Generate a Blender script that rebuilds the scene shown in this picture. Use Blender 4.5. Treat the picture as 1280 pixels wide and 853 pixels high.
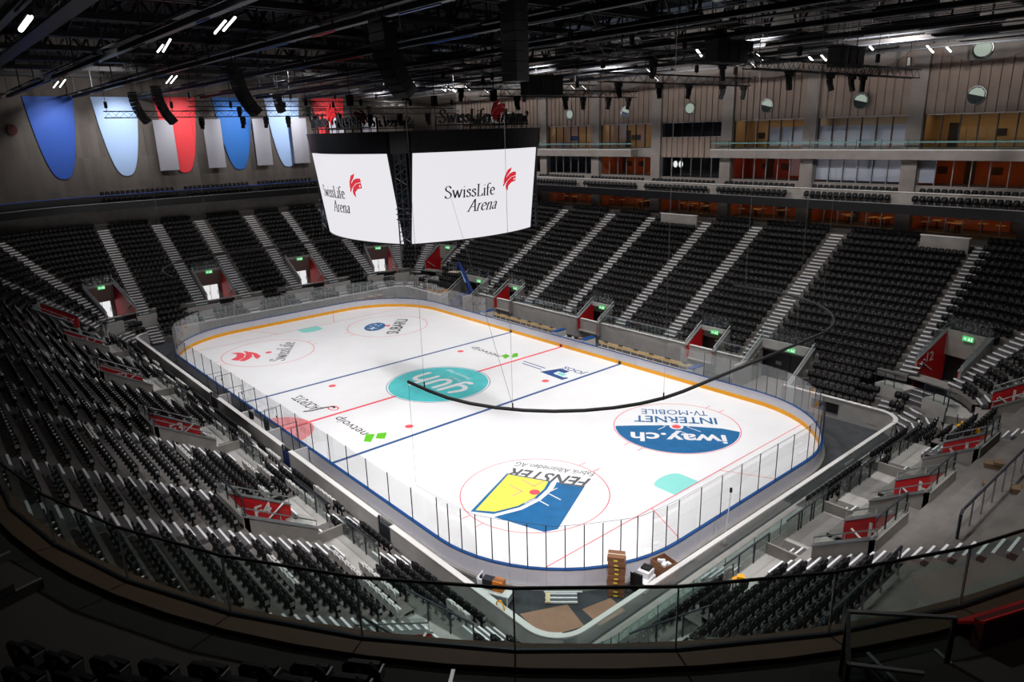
import bpy, bmesh, math, random
import numpy as np
from mathutils import Matrix, Vector
random.seed(7)
for o in list(bpy.data.objects): bpy.data.objects.remove(o)
SC = bpy.context.scene
COL = SC.collection

# ---------------------------------------------------------------- camera
cam_d = bpy.data.cameras.new('camera'); cam = bpy.data.objects.new('camera', cam_d); COL.objects.link(cam)
cam_d.sensor_width = 36.0; cam_d.lens = 881.92*36/1280; cam_d.clip_end = 400; cam_d.clip_start = .05
def cam_basis(yaw, pitch, roll):
    f = Vector((math.cos(yaw)*math.cos(pitch), math.sin(yaw)*math.cos(pitch), math.sin(pitch)))
    r = f.cross(Vector((0,0,1))).normalized(); u = r.cross(f)
    c, s = math.cos(roll), math.sin(roll)
    return c*r+s*u, -s*r+c*u, f
CAM = Vector((48.4027, -32.5874, 21.0143))
_r,_u,_f = cam_basis(2.43713407, -0.290605515, -0.0288827728)
cam.matrix_world = Matrix(((_r.x,_u.x,-_f.x,CAM.x),(_r.y,_u.y,-_f.y,CAM.y),(_r.z,_u.z,-_f.z,CAM.z),(0,0,0,1)))
SC.camera = cam

# ---------------------------------------------------------------- world, exposure, main lights
w = bpy.data.worlds.new('world'); SC.world = w; w.use_nodes = True
w.node_tree.nodes['Background'].inputs[0].default_value = (.6,.7,.9,1); w.node_tree.nodes['Background'].inputs[1].default_value = .05
SC.view_settings.view_transform = 'Standard'; SC.view_settings.look = 'None'
SC.view_settings.exposure = 0.0; SC.view_settings.gamma = 1.0; SC.view_settings.use_curve_mapping = False
SC.cycles.use_denoising = True
SC.cycles.max_bounces = 8; SC.cycles.diffuse_bounces = 3; SC.cycles.glossy_bounces = 3
SC.cycles.transmission_bounces = 6; SC.cycles.transparent_max_bounces = 40
SC.cycles.caustics_reflective = False; SC.cycles.caustics_refractive = False
SC.cycles.sample_clamp_indirect = 4.0
def area(name, loc, size, power, color=(1,1,1), target=None, spread=180, sizey=None):
    d = bpy.data.lights.new(name, 'AREA'); d.energy = power; d.color = color; d.size = size
    if sizey: d.shape = 'RECTANGLE'; d.size_y = sizey
    d.spread = math.radians(spread)
    o = bpy.data.objects.new(name, d); COL.objects.link(o); o.location = loc
    if target is not None:
        o.rotation_euler = (Vector(target)-Vector(loc)).to_track_quat('-Z','Y').to_euler()
    return o
def spot(name, loc, target, power, angle=40, blend=.4, color=(1,1,1), r=.3):
    d = bpy.data.lights.new(name, 'SPOT'); d.energy = power; d.color = color; d.spot_size = math.radians(angle); d.spot_blend = blend; d.shadow_soft_size = r
    o = bpy.data.objects.new(name, d); COL.objects.link(o); o.location = loc
    o.rotation_euler = (Vector(target)-Vector(loc)).to_track_quat('-Z','Y').to_euler()
    return o
# the ice floodlights: two rows of high-bay units under the roof, aimed down on the rink
for ix in (-24,-12,0,12,24):
    for iy in (-11,11):
        area('rink_floodlight_lamp', (ix, iy*1.1, 26.4), 1.0, 850, (1.0,.985,.98), (ix*.95, iy*.8, 0), 100)
for ix,iy in ((-9,16.5),(9,16.5),(-9,-16.5),(9,-16.5)):
    spot('rink_floodlight_lamp', (ix, iy, 25.6), (ix*.2, -iy*.1, 0), 1900, 60, .9, (1.0,.985,.98), .3)
# added fill spots for house light, washing the stands and the concrete walls
for ix in (-42,-26,0,26):
    spot('fill_lamp', (ix, 18, 27.2), (ix, 36.5, 17), 6500, 120, .8, (1,.94,.9), .25)
for iy in (-12,12):
    spot('fill_lamp', (-33, iy, 27.2), (-51, iy, 17), 4500, 120, .8, (1,.95,.92), .25)
for ix in (-24,-2,20):
    spot('fill_lamp', (ix, 13, 27.4), (ix+2, 26, 5), 5500, 110, .8, (1,.97,.95), .25)
spot('fill_lamp', (-24, 0, 27.4), (-40, 0, 5), 5000, 120, .8, (1,.97,.95), .25)
# added fill spots over near and left stands, brightening them and outer board faces
for x,y,tx,ty,pw in ((22,-24,20,-16,6000),(-2,-24,0,-18,4600),(-26,-24,-24,-18,2400),(38,-6,30,-6,5200),(38,10,33,8,3500),(36,-22,30,-15,5600)):
    spot('fill_lamp', (x,y,27.6), (tx,ty,0), pw, 130, .8, (1,.97,.94), .25)
for p_,q_ in (((44,-25,24.5),(27,-12,0)),((14,-32,24.5),(12,-15,0)),((46,-4,24.5),(30,-2,0)),((27,-33,24.5),(22,-14,0))):
    spot('stand_edge_lamp', p_, q_, 10000, 46, .7, (1,.97,.97), .25)  # added spots that brighten the outer faces of the near boards
spot('fill_lamp', (49,-22,28), (44,-25,14), 260, 110, .8, (1,.9,.8), .25)  # two added spots brighten the dark near balcony floor
spot('fill_lamp', (38,-34,28), (41,-29,14), 160, 110, .8, (1,.9,.8), .25)

# ---------------------------------------------------------------- materials
def lin(h):
    h = h.lstrip('#'); c = [int(h[i:i+2],16)/255 for i in (0,2,4)]
    return tuple(x/12.92 if x <= .04045 else ((x+.055)/1.055)**2.4 for x in c)
MATS = {}
def mat(name, col, rough=.6, metal=0, noise=None, bump=0, spec=.5, emit=0, stretch=(1,1,1)):
    if name in MATS: return MATS[name]
    m = bpy.data.materials.new(name); m.use_nodes = True; MATS[name] = m
    nt = m.node_tree; b = nt.nodes['Principled BSDF']
    c = lin(col) if isinstance(col, str) else col
    b.inputs['Base Color'].default_value = (*c,1); b.inputs['Roughness'].default_value = rough
    b.inputs['Metallic'].default_value = metal; b.inputs['Specular IOR Level'].default_value = spec
    m.diffuse_color = (*c,1)
    if emit:
        b.inputs['Base Color'].default_value = (.03,.03,.03,1)
        b.inputs['Emission Color'].default_value = (*c,1); b.inputs['Emission Strength'].default_value = emit
    if noise:
        sc, amt = noise
        tc = nt.nodes.new('ShaderNodeTexCoord'); mp = nt.nodes.new('ShaderNodeMapping'); mp.inputs['Scale'].default_value = stretch
        g = nt.nodes.new('ShaderNodeNewGeometry')
        n = nt.nodes.new('ShaderNodeTexNoise'); n.inputs['Scale'].default_value = sc; n.inputs['Detail'].default_value = 6
        nt.links.new(g.outputs['Position'], mp.inputs[0]); nt.links.new(mp.outputs[0], n.inputs['Vector'])
        r = nt.nodes.new('ShaderNodeMapRange'); r.inputs['From Min'].default_value=.3; r.inputs['From Max'].default_value=.7
        r.inputs['To Min'].default_value = 1-amt; r.inputs['To Max'].default_value = 1+amt
        nt.links.new(n.outputs['Fac'], r.inputs['Value'])
        mx = nt.nodes.new('ShaderNodeVectorMath'); mx.operation = 'SCALE'; mx.inputs[0].default_value = c
        nt.links.new(r.outputs[0], mx.inputs['Scale']); nt.links.new(mx.outputs[0], b.inputs['Base Color'])
        if bump:
            bp = nt.nodes.new('ShaderNodeBump'); bp.inputs['Strength'].default_value = bump
            nt.links.new(n.outputs['Fac'], bp.inputs['Height']); nt.links.new(bp.outputs[0], b.inputs['Normal'])
    return m
def glassmat(name, tint, gloss=.08, alpha=.0, rough=.02):
    # thin pane: clear see-through, a little tinted, with a glossy reflection that grows at grazing angles
    m = bpy.data.materials.new(name); m.use_nodes = True; MATS[name] = m; nt = m.node_tree
    nt.nodes.remove(nt.nodes['Principled BSDF']); out = nt.nodes['Material Output']
    t = nt.nodes.new('ShaderNodeBsdfTransparent'); t.inputs[0].default_value = (*tint,1)
    gl = nt.nodes.new('ShaderNodeBsdfGlossy'); gl.inputs['Roughness'].default_value = rough
    lw = nt.nodes.new('ShaderNodeLayerWeight'); lw.inputs['Blend'].default_value = .25
    mr = nt.nodes.new('ShaderNodeMapRange'); mr.inputs['To Min'].default_value = gloss*.4; mr.inputs['To Max'].default_value = min(1,gloss*6)
    nt.links.new(lw.outputs['Fresnel'], mr.inputs['Value'])
    mix = nt.nodes.new('ShaderNodeMixShader'); nt.links.new(mr.outputs[0], mix.inputs[0])
    nt.links.new(t.outputs[0], mix.inputs[1]); nt.links.new(gl.outputs[0], mix.inputs[2])
    last = mix
    if alpha:
        d = nt.nodes.new('ShaderNodeBsdfDiffuse'); d.inputs[0].default_value = (.8,.85,.85,1)
        m2 = nt.nodes.new('ShaderNodeMixShader'); m2.inputs[0].default_value = alpha
        nt.links.new(mix.outputs[0], m2.inputs[1]); nt.links.new(d.outputs[0], m2.inputs[2]); last = m2
    nt.links.new(last.outputs[0], out.inputs[0]); return m

def board_concrete(name, col, axis, amt=.18):
    # board-marked concrete: vertical boards of slightly different grey, pour joints and stains
    m = mat(name, col, .85); nt = m.node_tree; b = nt.nodes['Principled BSDF']; c = lin(col)
    g = nt.nodes.new('ShaderNodeNewGeometry'); sp = nt.nodes.new('ShaderNodeSeparateXYZ'); nt.links.new(g.outputs['Position'], sp.inputs[0])
    mu = nt.nodes.new('ShaderNodeMath'); mu.operation='MULTIPLY'; mu.inputs[1].default_value = 1.6; nt.links.new(sp.outputs[axis], mu.inputs[0])
    fl = nt.nodes.new('ShaderNodeMath'); fl.operation='FLOOR'; nt.links.new(mu.outputs[0], fl.inputs[0])
    mz = nt.nodes.new('ShaderNodeMath'); mz.operation='MULTIPLY'; mz.inputs[1].default_value = .26; nt.links.new(sp.outputs['Z'], mz.inputs[0])
    fz = nt.nodes.new('ShaderNodeMath'); fz.operation='FLOOR'; nt.links.new(mz.outputs[0], fz.inputs[0])
    cb = nt.nodes.new('ShaderNodeCombineXYZ'); nt.links.new(fl.outputs[0], cb.inputs[0]); nt.links.new(fz.outputs[0], cb.inputs[1])
    wn = nt.nodes.new('ShaderNodeTexWhiteNoise'); wn.noise_dimensions='3D'; nt.links.new(cb.outputs[0], wn.inputs['Vector'])
    n = nt.nodes.new('ShaderNodeTexNoise'); n.inputs['Scale'].default_value=.7; n.inputs['Detail'].default_value=8
    nt.links.new(g.outputs['Position'], n.inputs['Vector'])
    ad = nt.nodes.new('ShaderNodeMath'); ad.operation='ADD'; nt.links.new(wn.outputs['Value'], ad.inputs[0]); nt.links.new(n.outputs['Fac'], ad.inputs[1])
    r = nt.nodes.new('ShaderNodeMapRange'); r.inputs['From Max'].default_value=2; r.inputs['To Min'].default_value=1-amt; r.inputs['To Max'].default_value=1+amt
    nt.links.new(ad.outputs[0], r.inputs['Value'])
    mx = nt.nodes.new('ShaderNodeVectorMath'); mx.operation='SCALE'; mx.inputs[0].default_value=c
    nt.links.new(r.outputs[0], mx.inputs['Scale']); nt.links.new(mx.outputs[0], b.inputs['Base Color'])
    return m

M_ICE = mat('ice', '#f2f2f4', .28, noise=(.5,.02), spec=.35)
M_WHITE = mat('white_plastic', '#e9e9ec', .4)
M_BOARD = mat('board_white', '#dcdce6', .35)
M_YEL = mat('kick_yellow', '#fdb20a', .4)
M_CAP = mat('cap_blue', '#0f4a8c', .4)
M_RED = mat('wall_red', '#c0141c', .55)
M_REDD = mat('line_red', '#f0525e', .5)
M_BLUE = mat('line_blue', '#11508c', .5)
M_TEAL = mat('teal_print', '#4cc0c4', .5, noise=(1.2,.08))
M_CREASE = mat('crease_print', '#8fe0d8', .5)
M_PINK = mat('pink_print', '#f49a9c', .5)
M_INK = mat('ink_dark', '#2a2b30', .6)
M_GREYINK = mat('ink_grey', '#5a5c60', .6)
M_LBLUE = mat('print_blue', '#14649a', .5, noise=(1.5,.15))
M_NAVY = mat('print_navy', '#1d4a8a', .5)
M_YPRINT = mat('print_yellow', '#f4e05a', .5)
M_GREEN = mat('print_green', '#62c416', .5)
M_FLOOR = mat('rubber_floor', '#3c3e42', .8, noise=(1.5,.25))
M_CONC = mat('concrete_grey', '#8b8783', .85, noise=(1.2,.14))
M_CONCL = mat('concrete_light', '#a9a6a3', .8, noise=(1.5,.1))
M_CONCW = mat('cap_white', '#dcdad8', .6)
M_TERR = mat('terrace_concrete', '#6a6663', .9, noise=(.9,.18))
M_STEP = mat('step_concrete', '#555356', .9, noise=(2,.1))
M_NOSE = mat('step_nosing', '#eeeef0', .6)
M_SEAT = mat('seat_black', '#101114', .55, spec=.35)
M_SEATW = mat('seat_pale', '#c9c8c6', .45)
M_STEEL = mat('steel', '#a8abae', .35, .8)
M_STEELD = mat('steel_dark', '#3a3e46', .45, .6)
M_BLACK = mat('black_matt', '#0d0d0f', .7)
M_BLACKG = mat('black_gloss', '#101114', .3)
M_TRUSS = mat('truss_black', '#131316', .5, .2)
M_RAIL = mat('rail_grey', '#4d5258', .45, .5)
M_WOOD = mat('bench_wood', '#e8cfa4', .55, noise=(6,.08))
M_PLY = mat('plywood', '#9b7763', .8, noise=(3,.06))
M_CARD = mat('cardboard', '#8a5f43', .85, noise=(5,.08))
M_CARDL = mat('tape', '#d9c6b4', .5)
M_ORANGE = mat('orange_box', '#c9741d', .6)
M_LIFT = mat('lift_blue', '#16306c', .45)
M_WBOARD = board_concrete('concrete_boarded_west', '#5d5753', 'Y', .3)
M_NBOARD = board_concrete('concrete_boarded_north', '#86776e', 'X', .16)
M_NCOL = mat('concrete_column', '#86807c', .85, noise=(.8,.12))
M_BROWN = mat('curb_brown', '#5a4436', .7, noise=(2,.1))
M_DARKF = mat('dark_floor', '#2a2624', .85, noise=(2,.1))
M_DRED = mat('dark_red', '#4e1416', .7)
M_ROOM = mat('room_orange', '#b0623a', .8, noise=(.6,.2))
M_ROOMC = mat('room_cream', '#c7a57a', .8)
M_ROOMR = mat('room_red', '#a5462f', .8)
M_ROOMD = mat('room_dark', '#3b3533', .8)
M_BLIND = mat('blind_white', '#c4c4d4', .7)
M_GLASS = glassmat('rink_glass', (.982,.988,.988), .04)
M_GLASSW = glassmat('hazy_rink_glass', (.97,.975,.98), .05, .10)
M_GLASST = glassmat('teal_glass', (.80,.92,.90), .07, .05)
M_GLASSG = glassmat('balustrade_glass', (.92,.955,.945), .05, .0)
M_GLASSB = glassmat('balcony_glass', (.80,.87,.85), .04)
M_WGLASS = glassmat('window_glass', (.9,.92,.93), .06)
M_SCREEN = mat('screen_white', (.80,.785,.825), .5, emit=1.0, spec=0)
M_SCRTXT = mat('screen_ink', '#1c1c20', .6)
M_SCRRED = mat('screen_red', (.72,.012,.03), .6, emit=.9)
M_LED = mat('lamp_white', (1,.99,.97), .5, emit=3)
M_LED2 = mat('lamp_soft', (1,.98,.94), .5, emit=1.0)
M_EXIT = mat('exit_green', (.10,.75,.22), .5, emit=.8)
M_EXITW = mat('exit_white', (.9,1,.9), .5, emit=1)
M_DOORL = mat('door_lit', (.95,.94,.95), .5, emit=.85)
M_DOORD = mat('door_dark', '#2e2e31', .4)
M_SIGNRED = mat('sign_red', '#b01e26', .5)
M_PROJ = [mat('projection_blue','#1a4fb0',.6), mat('banner_ice','#9fbbe6',.6), mat('banner_red','#e83a42',.6), mat('projection_teal','#1a66b8',.6), mat('banner_ice',None,.6), mat('banner_red',None,.6)]
M_PANEL = mat('panel_grey', '#a9a9b4', .8)
M_DUCT = mat('duct_silver', '#b8babd', .3, .9)
M_REDL = mat('rail_red', '#c8242e', .4); M_BLUEL = mat('rail_blue_tint', '#3a58b0', .4)

# ---------------------------------------------------------------- helpers
def link(o, parent=None):
    COL.objects.link(o)
    if parent is not None:
        o.parent = parent
        if 'root' in parent: o.matrix_parent_inverse = Matrix.Translation(-Vector(parent['root']))
    return o
def tag(o, label=None, cat=None, group=None, kind=None):
    if label: o['label'] = label
    if cat: o['category'] = cat
    if group: o['group'] = group
    if kind: o['kind'] = kind
    return o
def thing(name, label, cat, loc, group=None, kind=None):
    o = bpy.data.objects.new(name, None); COL.objects.link(o); o.location = loc; o.empty_display_size = .1
    o['root'] = list(loc)
    return tag(o, label, cat, group, kind)
class MB:
    def __init__(s): s.v=[]; s.f=[]; s.m=[]
    def add(s, vs, fs, mi=0):
        b=len(s.v); s.v += [tuple(p) for p in vs]; s.f += [tuple(i+b for i in f) for f in fs]; s.m += [mi]*len(fs); return s
    def hexa(s, p, mi=0):   # p: 4 bottom, 4 top
        return s.add(p, [(3,2,1,0),(4,5,6,7),(0,1,5,4),(1,2,6,5),(2,3,7,6),(3,0,4,7)], mi)
    def box(s, x0,x1,y0,y1,z0,z1, mi=0):
        return s.hexa([(x0,y0,z0),(x1,y0,z0),(x1,y1,z0),(x0,y1,z0),(x0,y0,z1),(x1,y0,z1),(x1,y1,z1),(x0,y1,z1)], mi)
    def prism(s, poly, d, mi=0):   # poly: 3D planar points, d: offset vector
        n=len(poly); d=Vector(d); a=[Vector(p) for p in poly]
        s.add(a+[p+d for p in a], [tuple(range(n-1,-1,-1)), tuple(range(n,2*n))]+[(i,(i+1)%n,n+(i+1)%n,n+i) for i in range(n)], mi); return s
    def tube(s, path, r, n=6, closed=False, mi=0):
        P=[Vector(p) for p in path]; N=len(P); vs=[]
        for i,p in enumerate(P):
            a=P[(i-1)%N] if closed or i>0 else P[0]; b=P[(i+1)%N] if closed or i<N-1 else P[-1]
            t=(b-a).normalized(); up=Vector((0,0,1)) if abs(t.z)<.95 else Vector((1,0,0))
            u=t.cross(up).normalized(); v=u.cross(t)
            vs += [p+r*(math.cos(2*math.pi*k/n)*u+math.sin(2*math.pi*k/n)*v) for k in range(n)]
        fs=[]
        for i in range(N if closed else N-1):
            j=(i+1)%N
            fs += [(i*n+k, i*n+(k+1)%n, j*n+(k+1)%n, j*n+k) for k in range(n)]
        if not closed: fs += [tuple(range(n-1,-1,-1)), tuple((N-1)*n+k for k in range(n))]
        return s.add(vs, fs, mi)
    def build(s, name, mats, parent=None, smooth=False):
        me=bpy.data.meshes.new(name); me.from_pydata(s.v,[],s.f)
        mats = mats if isinstance(mats,(list,tuple)) else [mats]
        for m in mats: me.materials.append(m)
        if len(mats)>1: me.polygons.foreach_set('material_index', s.m)
        if smooth: me.polygons.foreach_set('use_smooth',[True]*len(me.polygons))
        me.update()
        return link(bpy.data.objects.new(name, me), parent)
_U = {}
def unit(kind, m):
    k=(kind,m.name)
    if k in _U: return _U[k]
    b=MB()
    if kind=='cube': b.box(-.5,.5,-.5,.5,-.5,.5)
    else:
        n=int(kind[3:]); vs=[(math.cos(2*math.pi*i/n),math.sin(2*math.pi*i/n),z) for z in (0,1) for i in range(n)]
        b.add(vs,[tuple(range(n-1,-1,-1)),tuple(range(n,2*n))]+[(i,(i+1)%n,n+(i+1)%n,n+i) for i in range(n)])
    me=bpy.data.meshes.new(kind+'_'+m.name); me.from_pydata(b.v,[],b.f); me.materials.append(m); me.update(); _U[k]=me; return me
def bx(name, c, size, m, parent=None, rz=0, rot=None):
    o=bpy.data.objects.new(name, unit('cube',m)); o.location=c; o.scale=size
    o.rotation_euler = rot if rot else (0,0,rz)
    return link(o,parent)
def strut(name, p, q, r, m, parent=None, n=6):
    p,q=Vector(p),Vector(q); d=q-p
    o=bpy.data.objects.new(name, unit('cyl%d'%n,m)); o.location=p; o.scale=(r,r,d.length)
    o.rotation_euler=d.to_track_quat('Z','Y').to_euler(); return link(o,parent)
def sub(child, part):   # a piece of a part: thing > part > sub-part
    child.parent=part; child.matrix_parent_inverse=Matrix.LocRotScale(part.location, part.rotation_euler, part.scale).inverted(); return child
_T={}
def text_data(s, bold=0, shear=0, res=3):
    k=(s,bold,shear)
    if k in _T: return _T[k]
    c=bpy.data.curves.new('t','FONT'); c.body=s; c.align_x='CENTER'; c.offset=bold; c.shear=shear; c.resolution_u=res; c.size=1.0/.69
    o=bpy.data.objects.new('t',c); COL.objects.link(o); bpy.context.view_layer.update()
    me=bpy.data.meshes.new_from_object(o.evaluated_get(bpy.context.evaluated_depsgraph_get()))
    vs=[v.co.copy() for v in me.vertices]; fs=[tuple(p.vertices) for p in me.polygons]
    bpy.data.objects.remove(o); bpy.data.curves.remove(c); bpy.data.meshes.remove(me); _T[k]=(vs,fs); return vs,fs
def text(name, s, m, o, ex, ey, h=1, width=None, parent=None, bold=0, shear=0):
    # flat lettering: o = middle of the baseline, ex / ey = directions, h = capital height, width = total width
    vs,fs=text_data(s,bold,shear); ex,ey,o=Vector(ex).normalized(),Vector(ey).normalized(),Vector(o)
    xs=[v.x for v in vs]; k=h if width is None else width/(max(xs)-min(xs)); cx=(max(xs)+min(xs))/2
    return MB().add([o+ex*((v.x-cx)*k)+ey*(v.y*h) for v in vs], fs).build(name,m,parent)
# bowl plan: rounded rectangle of the rink-side wall and its outward offsets
WX,WY,WR=31.8,16.7,1.7
Z0,DZ,D0,DD=.55,.485,.2,.8
def zrow(i): return Z0+DZ*i
def drow(i): return D0+DD*i
def hz(d): return Z0+(d-D0)*DZ/DD
def sdist(x,y,X=WX,Y=WY,R=WR):
    qx=abs(x)-(X-R); qy=abs(y)-(Y-R)
    return math.hypot(max(qx,0),max(qy,0))+min(max(qx,qy),0)-R
class Fr:   # local frame on the bowl: t to the right when looking outwards, n outwards, d from the rink wall
    def __init__(s, o, n): s.o=Vector((o[0],o[1],0)); s.n=Vector((n[0],n[1],0)).normalized(); s.t=Vector((s.n.y,-s.n.x,0))
    def P(s,a,d,z): return s.o+s.t*a+s.n*d+Vector((0,0,z))
    def loc(s,x,y): v=Vector((x,y,0))-s.o; return v.dot(s.t), v.dot(s.n)
    def hexa(s, b, a0,a1,d0,d1,z0,z1,z0b=None,z1b=None,mi=0):  # z0b/z1b at d1
        z0b=z0 if z0b is None else z0b; z1b=z1 if z1b is None else z1b
        return b.hexa([s.P(a0,d0,z0),s.P(a1,d0,z0),s.P(a1,d1,z0b),s.P(a0,d1,z0b),s.P(a0,d0,z1),s.P(a1,d0,z1),s.P(a1,d1,z1b),s.P(a0,d1,z1b)],mi)
    def bx(s,name,a0,a1,d0,d1,z0,z1,m,parent=None):
        return bx(name, s.P((a0+a1)/2,(d0+d1)/2,(z0+z1)/2),(a1-a0,d1-d0,z1-z0),m,parent,rz=math.atan2(s.t.y,s.t.x))
def frame(sec,u):
    if sec=='S': return Fr((u,-WY),(0,-1))
    if sec=='N': return Fr((u,WY),(0,1))
    if sec=='E': return Fr((WX,u),(1,0))
    if sec=='W': return Fr((-WX,u),(-1,0))
    a=math.radians(u); cx,cy=(WX-WR)*(1 if 'E' in sec else -1),(WY-WR)*(1 if 'N' in sec else -1)
    n=(math.cos(a),math.sin(a)); return Fr((cx+WR*n[0],cy+WR*n[1]),n)
SECS=[('S',-30.1,30.1),('SE',270,360),('E',-15,15),('NE',0,90),('N',30.1,-30.1),('NW',90,180),('W',15,-15),('SW',180,270)]
ARC={'SE','NE','NW','SW'}
secfr=frame
def ringpts(d, X=WX, Y=WY, R=WR, step=3.0, arcn=10):
    out=[]
    for sec,a,b in SECS:
        n=max(2,int(abs(b-a)/(step if sec not in ARC else 90/arcn)))
        for k in range(n):
            u=a+(b-a)*k/n; f=secfr(sec,u); p=f.P(0,d,0); out.append((p.x,p.y,f.n.x,f.n.y))
    return out
# ================================================================ SETTING: floor, ice
fl = MB().box(-60,60,-50,50,-.3,-.03).build('floor', M_FLOOR); tag(fl,'dark rubber floor around the ice rink','floor',kind='structure')
def rrect(X,Y,R,z,n=12):
    return [(sx*(X-R)+R*math.cos(math.radians(a)), sy*(Y-R)+R*math.sin(math.radians(a)), z)
            for sx,sy,a0 in ((1,1,0),(-1,1,90),(-1,-1,180),(1,-1,270)) for a in [a0+90*k/n for k in range(n+1)]]
ice = MB().prism(rrect(30,15,8.5,-.03),(0,0,.03)).build('ice_sheet', M_ICE)
tag(ice,'white ice sheet of the hockey rink with printed logos and lines','ice rink')
def flat(name, poly, m, z=.004):
    return MB().add([(x,y,z) for x,y in poly],[tuple(range(len(poly)))]).build(name,m,ice)
def disc(cx,cy,r,a0=0,a1=360,n=48): return [(cx+r*math.cos(math.radians(a0+(a1-a0)*k/n)),cy+r*math.sin(math.radians(a0+(a1-a0)*k/n))) for k in range(n if a1-a0>=360 else n+1)]
def ringm(name,cx,cy,r,wd,m,z=.005,a0=0,a1=360,n=72):
    b=MB(); vs=[]
    for k in range(n+1):
        a=math.radians(a0+(a1-a0)*k/n); c,s=math.cos(a),math.sin(a)
        vs+=[(cx+(r-wd/2)*c,cy+(r-wd/2)*s,z),(cx+(r+wd/2)*c,cy+(r+wd/2)*s,z)]
    b.add(vs,[(2*k,2*k+1,2*k+3,2*k+2) for k in range(n)]); return b.build(name,m,ice)
def rect(x0,x1,y0,y1): return [(x0,y0),(x1,y0),(x1,y1),(x0,y1)]
for x in (-7.72,7.72): flat('blue_line', rect(x-.15,x+.15,-15,15), M_BLUE)
flat('red_line', rect(-.15,.15,-15,15), M_REDD)
for s in (-1,1):
    x=26*s; y=15-8.5+math.sqrt(8.5**2-(26-21.5)**2)
    flat('goal_line', rect(x-.03,x+.03,-y,y), M_REDD)
    for q in (-3.4,3.4): MB().add([(26*s,q-.03,.004),(26*s,q+.03,.004),(29.95*s,q*1.55+.03,.004),(29.95*s,q*1.55-.03,.004)],[(0,1,2,3)]).build('trapezoid_line',M_REDD,ice)
    c=[(26*s,-1.2),(24.6*s,-1.2)]+[(24.6*s-s*.55*math.cos(math.radians(a)),1.2*math.sin(math.radians(a))) for a in range(-80,81,16)]+[(24.6*s,1.2),(26*s,1.2)]
    flat('goal_crease', c, M_CREASE, .003)
    for q in (-7,7):
        ringm('face_off_circle',20*s,q,4.5,.06,M_REDD,.006)
        flat('face_off_dot',disc(20*s,q,.32),M_REDD,.014)
        flat('neutral_dot',disc(6.15*s,q,.32),M_REDD,.006)
        for dx in (-.6,.6):
            for sy in (-1,1):
                flat('hash_mark', rect(20*s+dx-.03,20*s+dx+.03, q+sy*4.5-(0 if sy>0 else .6), q+sy*4.5+(.6 if sy>0 else 0)), M_REDD)
ringm('centre_circle',0,0,4.5,.06,M_BLUE,.005)
flat('referee_crease',disc(0,-15,3,0,180),M_PINK,.003)
def axes(ang): a=math.radians(ang); return Vector((math.cos(a),math.sin(a),0)),Vector((-math.sin(a),math.cos(a),0))
class Loc:
    def __init__(s,c,ang,z=.009): s.c=Vector((c[0],c[1],0)); s.x,s.y=axes(ang); s.z=z
    def p(s,x,y,z=None): v=s.c+s.x*x+s.y*y; return (v.x,v.y,s.z if z is None else z)
    def poly(s,name,pts,m,z=None): return MB().add([s.p(x,y,z) for x,y in pts],[tuple(range(len(pts)))]).build(name,m,ice)
    def txt(s,name,t,m,x,y,h,w=None,z=None,bold=0,shear=0): return text(name,t,m,s.p(x,y,z),s.x,s.y,h,w,ice,bold,shear)
    def stroke(s,name,lines,wd,m,z=None,n=8):   # rounded strokes
        b=MB(); zz=s.z if z is None else z; i=0
        for L in lines:
            for (x0,y0),(x1,y1) in zip(L[:-1],L[1:]):
                dx,dy=x1-x0,y1-y0; l=math.hypot(dx,dy) or 1; nx,ny=-dy/l*wd/2,dx/l*wd/2
                i+=1; h=zz+.00004*i
                b.add([s.p(x0+nx,y0+ny,h),s.p(x1+nx,y1+ny,h),s.p(x1-nx,y1-ny,h),s.p(x0-nx,y0-ny,h)],[(3,2,1,0)])
            for (x,y) in L:
                i+=1; h=zz+.00004*i
                b.add([s.p(x+wd/2*math.cos(2*math.pi*k/n),y+wd/2*math.sin(2*math.pi*k/n),h) for k in range(n)],[tuple(range(n))])
        return b.build(name,m,ice)
def arc(cx,cy,r,a0,a1,n=10,ry=None): return [(cx+r*math.cos(math.radians(a0+(a1-a0)*k/n)),cy+(ry or r)*math.sin(math.radians(a0+(a1-a0)*k/n))) for k in range(n+1)]
# centre: teal disc with three rounded letters
flat('centre_logo_disc',disc(0,0,4.35,n=64),M_TEAL,.006)
L=Loc((0,0),180,.010)
L.stroke('logo_letters',[ [(-2.5,.6)]+arc(-2.1,-.35,.75,180,330,8,.8)+[(-1.35,.9)], [(-1.35,.9),(-1.4,-1.2)]+arc(-1.9,-1.5,.5,0,-110,6),
   [(-.55,.9)]+arc(.05,-.3,.62,180,360,10,.85)+[(.67,.95)],
   [(1.55,1.9),(1.55,-1.0)], [(1.55,-.2)]+arc(2.25,.1,.65,180,0,10,.75)+[(2.9,-1.0)] ],.46,M_WHITE)
L.txt('logo_text','3-in-1',M_WHITE,-.1,-1.95,.42,1.5)
L.txt('logo_text','Finance-App',M_WHITE,.7,-2.85,.45,3.5)
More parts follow.
